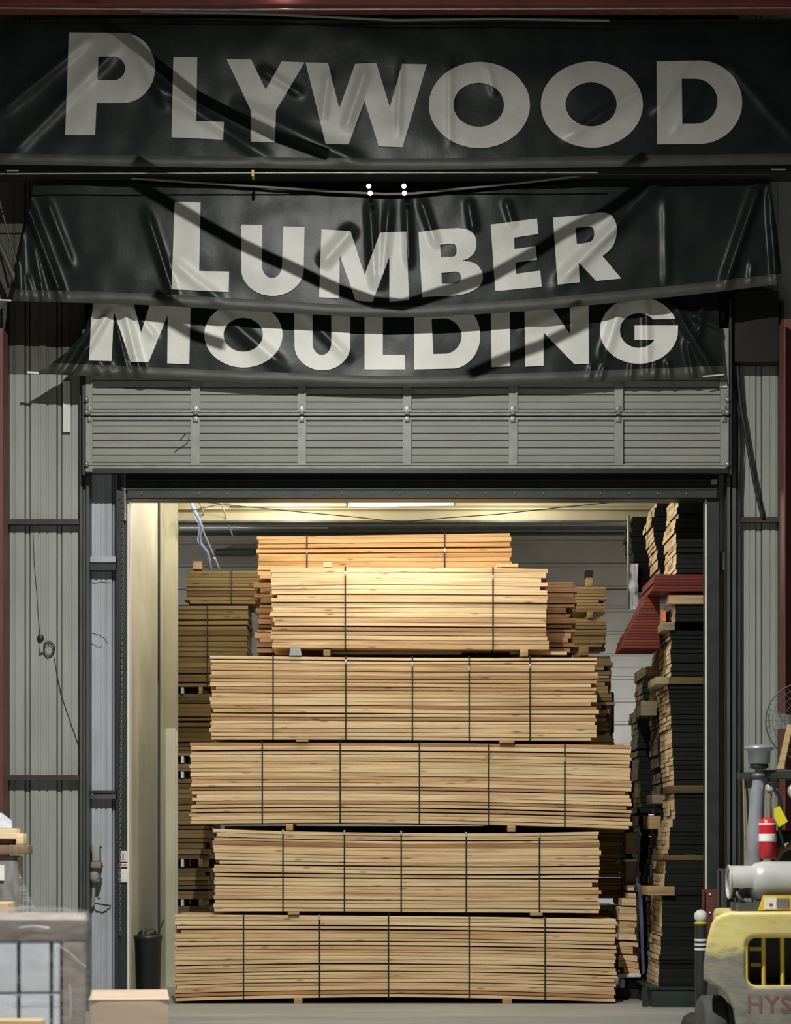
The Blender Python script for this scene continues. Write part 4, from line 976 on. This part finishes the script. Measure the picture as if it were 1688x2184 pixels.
# counterweight: outline in the rear plane with a rounded grille opening, swept forward
def rrect(x0,x1,y0,y1,r,n=6):
    o=[]
    for cx_,cy_,a in ((x1-r,y0+r,0),(x0+r,y0+r,90),(x0+r,y1-r,180),(x1-r,y1-r,270)):
        for k in range(n+1):
            t=math.radians(a+90*k/n); o.append((cx_+r*math.cos(t),cy_-r*math.sin(t)))
    return o
half=[(1690,1944),(1560,1945),(1545,1949),(1530,1957),(1521,1972),(1514,2000),(1508,2030),(1505,2060),(1505,2092),(1520,2100),(1540,2112),(1555,2130),(1566,2155),(1572,2190),(1575,2230),(1690,2232)]
outl=half+[(3380-x,y) for x,y in half[::-1]][1:-1]
cu=bpy.data.curves.new('tmp','CURVE'); cu.dimensions='2D'; cu.fill_mode='BOTH'; cu.extrude=0
hole=rrect(1594,1786,1998,2104,20)
hole=[(x+(6 if False else 0),y) for x,y in hole]
for lpz in (outl,hole):
    sp=cu.splines.new('POLY'); sp.points.add(len(lpz)-1)
    for q,(x,y) in zip(sp.points,lpz): q.co=(X(x,fd),Z(y,fd),0,1)
    sp.use_cyclic_u=True
cu.extrude=.30; cu.bevel_depth=.03; cu.bevel_resolution=3; cu.offset=-.03
ob=bpy.data.objects.new('tmp',cu); C.objects.link(ob); dg=bpy.context.evaluated_depsgraph_get(); me=ob.evaluated_get(dg).to_mesh()
bm=bmesh.new(); bm.from_mesh(me); bpy.data.objects.remove(ob)
for k in range(-10,70):
    bmesh.ops.bisect_plane(bm,geom=bm.verts[:]+bm.edges[:]+bm.faces[:],plane_co=(X(1500+k*6,fd),0,0),plane_no=(1,0,0))
for v in bm.verts:
    xx,zz_,yy=v.co.x,v.co.y,v.co.z
    cxx=X(1690,fd); q=(xx-cxx)/.65
    v.co=Vector((cxx+(xx-cxx)*(1-.30*(yy+.33)/.66),fd+.33+yy+.13*q*q,zz_))          # rear face bows round at the corners
MB().bm(bm,0,.5,False).build('counterweight','scuffed_yellow',root)
# grille rim & bars
for k,xb in enumerate((1629,1669,1711,1751)):
    MB().tube([fp(xb,1996,fd+.12),fp(xb+1,2106,fd+.12)],.016,seg=12).build('grille_bar','label_yellow' if k else 'label_yellow',root)
rim=rrect(1592,1788,1996,2106,21); rim.append(rim[0])
MB().tube([fp(x,y,fd+.03+.13*(((x-1690)*s/.65)**2)) for x,y in rim],.016,seg=8,caps=False).build('grille_rim','label_yellow',root)
MB().box((X(1580,fd),fd+.50,Z(2115,fd)),(X(1800,fd),fd+.54,Z(1985,fd))).build('radiator','black_plastic',root)
MB().pbox(1600,1625,2020,2028,fd+.3,fd+.34).build('bracket','label_yellow',root); MB().pbox(1602,1624,2054,2062,fd+.3,fd+.34).build('bracket','label_yellow',root)
# lettering on the counterweight
fc=bpy.data.curves.new('tmp','FONT'); fc.body='HYSTER'; fc.size=1; fc.extrude=.004; fc.offset=.018; fc.space_character=1.12
ob=bpy.data.objects.new('tmp',fc); C.objects.link(ob); dg=bpy.context.evaluated_depsgraph_get(); me=ob.evaluated_get(dg).to_mesh()
bm=bmesh.new(); bm.from_mesh(me); bpy.data.objects.remove(ob)
xs=[v.co.x for v in bm.verts]; ys=[v.co.y for v in bm.verts]
x0_,x1_=X(1597,fd),X(1783,fd); z0_,z1_=Z(2161,fd),Z(2124,fd)
for v in bm.verts:
    xx=lerp(x0_,x1_,(v.co.x-min(xs))/(max(xs)-min(xs))); q=(xx-X(1690,fd))/.65
    v.co=Vector((xx,fd-.0015-v.co.z*.1+.13*q*q,lerp(z0_,z1_,(v.co.y-min(ys))/(max(ys)-min(ys)))))
mat('faded_red',(.19,.06,.055),(.13,.09,.08),ns=16,rough=.6,lo=.42,hi=.55)
o=MB().bm(bm).build('lettering','faded_red',root)
# hood, frame, wheels, mast side
MB().box((X(1600,fd),fd+.60,.45),(X(1780,fd),fd+2.0,Z(1950,fd)),0,.5,.05).build('body','scuffed_yellow',root)
for xw in (1508,1806):
    w=MB(); w.lathe([(.12,-.09),(.255,-.10),(.285,-.07),(.285,.07),(.255,.10),(.12,.09)],(X(xw,fd)+.10,fd+.45,.285),axis='x',seg=32)
    wo=w.build('wheel','rubber',root); MB().lathe([(.12,-.06),(.12,.06)],(X(xw,fd)+.10,fd+.45,.285),axis='x',seg=20).build('rim','label_yellow',wo)
for xw,ox in ((1530,.34),(1790,-.1)):
    w=MB(); w.lathe([(.15,-.11),(.31,-.12),(.34,-.08),(.34,.08),(.31,.12),(.15,.11)],(X(xw,fd)+ox,fd+1.9,.34),axis='x',seg=32)
    wo=w.build('wheel','rubber',root); MB().lathe([(.15,-.09),(.15,.09)],(X(xw,fd)+ox,fd+1.9,.34),axis='x',seg=20).build('rim','label_yellow',wo)
# LPG tank
ty=(1838+1926)/2; tr=44*s; tx=X(1612,fd)
td=fd+.28
def tz(y): return Z(y,fd)
tank=thing('gas_tank',Vector((X(1680,fd),td,tz(1926))),'large white gas cylinder lying across the forklift','gas cylinder')
MB().lathe([(tr*.45,0),(tr*.8,.012),(tr*.95,.05),(tr,.10),(tr,.62),(tr*.9,.70),(tr*.5,.74)],(tx,td,tz(ty)),axis='x',seg=40).build('body','tank_white',tank)
# collar ring with cut-out
v=[];f=[];n=36; Rr=tr*.80
for k in range(n+1):
    a=2*PI*k/n; 
    for xx in (X(1566,fd),tx+.03): v.append((xx,td+Rr*math.cos(a),tz(ty)+Rr*math.sin(a)))
for k in range(n):
    am=360*(k+.5)/n
    if 200<am<262 : continue
    f.append((2*k,2*k+1,2*k+3,2*k+2))
n0=len(v); v+=[((p[0]),td+(p[1]-td)*.95,tz(ty)+(p[2]-tz(ty))*.95) for p in v]; f+=[[q+n0 for q in g][::-1] for g in f]
MB().add(v,f,0,.5,True).build('collar','tank_white',tank)
MB().lathe([(Rr*.93,0),(Rr*.93,.006)],(X(1570,fd),td,tz(ty)),axis='x',seg=32).build('collar_end','tank_white',tank)
ring_pts=[Vector((X(1567,fd),td+Rr*math.cos(2*PI*k/36),tz(ty)+Rr*math.sin(2*PI*k/36))) for k in range(37)]
MB().tube(ring_pts,.008,seg=8,caps=False).build('collar_rim','tank_white',tank)
MB().lathe([(.03,0),(.03,.05),(.02,.06),(.02,.09)],(X(1582,fd),td-.02,tz(ty)-.03),axis='x',seg=14).build('valve','bright_metal',tank)
MB().tube([Vector((X(1585,fd),td-.05,tz(ty)-.03)),Vector((X(1580,fd),td-.11,tz(ty)-.09)),Vector((X(1590,fd),td-.12,tz(1922))),Vector((X(1606,fd),td-.05,tz(1930)))],.012).build('valve_hose','mid_steel',tank)
# cradle with label
MB().pbox(1575,1800,1926,1946,fd+.12,fd+.5).build('tank_cradle','mid_steel',root)
lb_=MB().prism([(X(1622,fd),Z(1942,fd)),(X(1800,fd),Z(1942,fd)),(X(1800,fd),Z(1910,fd)),(X(1633,fd),Z(1910,fd))],fd+.07,fd+.10).build('tank_bracket','label_yellow',root)
MB().pbox(1632,1657,1915,1939,fd+.063,fd+.07).build('sticker','paper',lb_)
mb=MB().lathe([(.013,0),(.013,-.002)],fp(1645,1929,fd+.062),axis='y',seg=12); mb.build('sticker_mark','red_ink',lb_)
MB().pbox(1659,1684,1916,1936,fd+.063,fd+.07).build('sticker','grey_ink',lb_)
# intake pipe with cap
pc=thing('x',(0,0,0),'x','x'); bpy.data.objects.remove(pc)
pd=fd+.75
pts=[P(1610,1845,pd),P(1611,1790,pd),P(1616,1700,pd),P(1620,1665,pd),P(1621,1640,pd)]
ip=MB().tube(pts,[19*s,18*s,16*s,14*s,10*s],seg=20).build('intake_pipe','grey_pipe',root)
MB().lathe([(20*s,-.045),(24*s,-.035),(26*s,.06),(30*s,.065),(34*s,.078),(33*s,.088),(20*s,.105),(4*s,.11)],P(1620,1618,pd),seg=28).build('intake_cap','grey_pipe',ip)
MB().lathe([(14*s,-.03),(21*s,-.02),(21*s,.005),(12*s,.01)],P(1620,1632,pd),seg=24).build('cap_gasket','strap_black',ip)
MB().lathe([(14*s,-.02),(17*s,-.015),(17*s,.015),(13*s,.02)],P(1620,1655,pd),seg=24).build('clamp','mid_steel',ip)
# overhead guard rear bar and post
MB().box((X(1622,pd),pd-.03,Z(1662,pd)),(X(1780,pd),pd+.04,Z(1642,pd)),0,.5,.01).box((X(1575,pd),pd,Z(1662,pd)),(X(1600,pd),pd+.04,Z(1648,pd))).build('guard_bar','dark_steel',root)
MB().tube([P(1770,1662,pd),P(1775,1940,pd)],.035).build('guard_post','dark_steel',root)
MB().tube([P(1640,1662,pd),P(1648,1800,pd),P(1650,1842,pd)],.012).build('guard_rod','dark_steel',root)
MB().lathe([(.04,-.02),(.06,0),(.04,.02)],P(1697,1688,pd-.1),axis='y',seg=20).build('mirror','bright_metal',root)
# steering / hood gear behind the tank
MB().tube([P(1655,1832,pd),P(1664,1815,pd),P(1678,1806,pd),P(1700,1800,pd)],.028).build('hose','brown_wood',root)
MB().pbox(1655,1720,1770,1845,pd+.2,pd+.5,bev=.04).build('seat','black_plastic',root)
# fire extinguisher
ex=thing('fire_extinguisher',P(1638,1830,pd-.05),'red fire extinguisher with a yellow tag mounted on the forklift','fire extinguisher')
ec=P(1638,0,pd-.08); zb_=Z(1832,pd); zt_=Z(1746,pd); er=19*s
MB().lathe([(er*.9,0),(er,.012),(er,(zt_-zb_)*.86),(er*.8,(zt_-zb_)*.96),(er*.35,(zt_-zb_)*1.02)],Vector((ec.x,ec.y,zb_)),seg=28).build('cylinder','ext_red',ex)
MB().lathe([(er*1.01,0),(er*1.015,.004),(er*1.015,.055),(er*1.01,.058)],Vector((ec.x,ec.y,Z(1795,pd))),seg=28).build('label','paper',ex)
MB().lathe([(er*1.01,0),(er*1.015,.002),(er*1.015,.012),(er*1.01,.014)],Vector((ec.x,ec.y,Z(1760,pd))),seg=28).build('band','paper',ex)
MB().tube([P(1641,1746,pd-.08),P(1642,1708,pd-.08),P(1643,1690,pd-.08)],[.018,.015,.02],seg=12).build('neck','brown_wood',ex)
MB().lathe([(.018,-.02),(.04,0),(.034,.03),(.01,.04)],P(1643,1683,pd-.08),seg=18).build('valve_head','bright_metal',ex)
MB().pbox(1640,1662,1668,1676,pd-.12,pd-.07,bev=.006).build('handle','strap_black',ex)
MB().tube([P(1650,1680,pd-.1),P(1663,1700,pd-.1),P(1668,1730,pd-.1),P(1664,1770,pd-.1),P(1672,1800,pd-.1)],.014).build('hose','strap_black',ex)
tg=[P(x,y,pd-.14) for x,y in ((1652,1724),(1664,1719),(1681,1752),(1662,1764),(1652,1742))]
MB().add(tg+[p+Vector((0,.004,0)) for p in tg],[(0,1,2,3,4),(9,8,7,6,5)]+[(i,(i+1)%5,5+(i+1)%5,5+i) for i in range(5)]).build('tag','tag_yellow',ex)
# timber behind fan
tag(MB().add([P(1658,1640,19.5),P(1672,1640,19.5),P(1692,1545,19.5),P(1680,1545,19.5),P(1658,1640,19.55),P(1672,1640,19.55),P(1692,1545,19.55),P(1680,1545,19.55)],[(0,1,2,3),(4,7,6,5),(0,4,5,1),(1,5,6,2),(2,6,7,3),(3,7,4,0)],0,.6).build('batten','bearer_wood'),'tan batten slanting in front of the caged fan','batten')
# ------------------------------------------------------------------ unseen cables added above the frame, shaped so their shadows stripe the banners
LK=Vector((-.9,14.0,10.4))
def cable(surf,pts,t,r):
    q=[]
    for (x,y) in pts:
        Bp=surf(x,y); q.append(Bp+(LK-Bp)*t)
    o=MB().tube(q,r*1.8,seg=8).build('shadow_cable','dark_steel'); return o
cabs=[(s1,[(120,0),(250,68),(330,133),(415,202),(530,262),(590,292),(700,330)],.36,.020),
      (s2,[(280,385),(370,440),(430,475),(520,525),(640,580),(720,618),(800,646),(860,652),(960,620),(1050,590),(1140,540),(1200,500),(1290,455),(1400,375)],.56,.0155),
      (s3,[(325,660),(360,685),(410,714),(480,738)],.63,.0125),(s3,[(1000,800),(1050,778),(1160,736),(1258,688)],.63,.0125)]
for i,(sf,pt,t,r) in enumerate(cabs):
    tag(cable(sf,pt,t,r),['unseen cable added to throw a stripe on the top banner','sagging unseen cable added to throw a stripe on the middle banner','left unseen cable added to stripe the lowest banner','right unseen cable added to stripe the lowest banner'][i],'cable')
# ------------------------------------------------------------------ lights
def area(name,loc,rot,size,power,col,sy=None,shape='DISK'):
    L=bpy.data.lights.new(name,'AREA'); L.shape=shape; L.size=size
    if sy: L.shape='RECTANGLE'; L.size_y=sy
    L.energy=power; L.color=col; o=bpy.data.objects.new(name,L); C.objects.link(o); o.location=loc; o.rotation_euler=rot; return o
kl=area('high_bay_and_fill',LK,(0,0,0),.05,2150,(1.0,.99,.93)); kl.data.spread=math.radians(177)
area('high_bay_and_fill',(4.0,4,9.6),(0,0,0),.8,800,(.95,.98,1.0)).data.spread=math.radians(112)  # unseen fill added to brighten the foreground goods and floor
area('high_bay_and_fill',(-3.5,5,9.6),(0,0,0),.8,700,(.98,1.0,.95)).data.spread=math.radians(112)  # second unseen fill, added for the wrapped pallet's front
# storeroom: lit tube, hidden tubes above the header, then added fill lights
area('tube_and_fill',(X(855,24.45),24.45,Z(1082,24.45)),(math.radians(20),0,0),1.15,16,(1.0,.94,.82),.05)
for x in (-1.3,1.2): area('tube_and_fill',(x,24.40,6.3),(math.radians(12),0,0),1.2,52,(1.0,.93,.80),.06)
for x in (-1.2,1.4):  # added unseen fills that brighten the cream beam and ceiling
    L=bpy.data.lights.new('tube_and_fill','POINT'); L.energy=42; L.color=(1,.95,.84); L.shadow_soft_size=.12
    o=bpy.data.objects.new('tube_and_fill',L); C.objects.link(o); o.location=(x,27.9,5.75)
for x,z,e in ((-3.5,5.5,30),(3.65,4.4,42)):  # fills added out of view to brighten the back wall
    L=bpy.data.lights.new('tube_and_fill','POINT'); L.energy=e; L.color=(.97,.97,1); L.shadow_soft_size=.1
    o=bpy.data.objects.new('tube_and_fill',L); C.objects.link(o); o.location=(x,31.0,z)
area('tube_and_fill',(2.9,31.0,3.6),(math.radians(40),0,0),1.2,45,(.95,.96,1.0),.2)  # unseen light added to whiten the lower back wall
area('tube_and_fill',(-2.6,31.0,6.2),(math.radians(0),0,0),1.2,15,(.85,.9,1.0),.2)  # added unseen light for the back siding at upper left
L=bpy.data.lights.new('beam_fill','POINT'); L.energy=1.3; L.color=(1,.9,.88); L.shadow_soft_size=.05
o=bpy.data.objects.new('beam_fill',L); C.objects.link(o); o.location=(-1.1,22.38,10.14)  # unseen light added to give the roof beam its pink glow
L=bpy.data.lights.new('tube_and_fill','POINT'); L.energy=85; L.color=(1,.95,.84); L.shadow_soft_size=.1
o=bpy.data.objects.new('tube_and_fill',L); C.objects.link(o); o.location=(-2.0,26.6,6.2)  # unseen light added to brighten the storeroom's left wall
w=bpy.data.worlds.new('World'); SC.world=w; w.use_nodes=True
w.node_tree.nodes['Background'].inputs['Color'].default_value=(.75,.85,.9,1); w.node_tree.nodes['Background'].inputs['Strength'].default_value=.012
# ------------------------------------------------------------------ camera
cam=bpy.data.cameras.new('Camera'); co=bpy.data.objects.new('Camera',cam); C.objects.link(co)
co.location=(0,0,H); co.rotation_euler=(PI/2,0,0); cam.sensor_width=36; cam.sensor_fit='AUTO'
cam.lens=F/2184*36; cam.shift_x=0; cam.shift_y=(YH-1092)/2184
cam.dof.use_dof=True; cam.dof.focus_distance=25.0; cam.dof.aperture_fstop=2.8
SC.camera=co
SC.view_settings.view_transform='Standard'; SC.view_settings.look='None'; SC.view_settings.gamma=1; SC.view_settings.exposure=0
for o in bpy.data.objects:
    if '_o' in o: del o['_o']
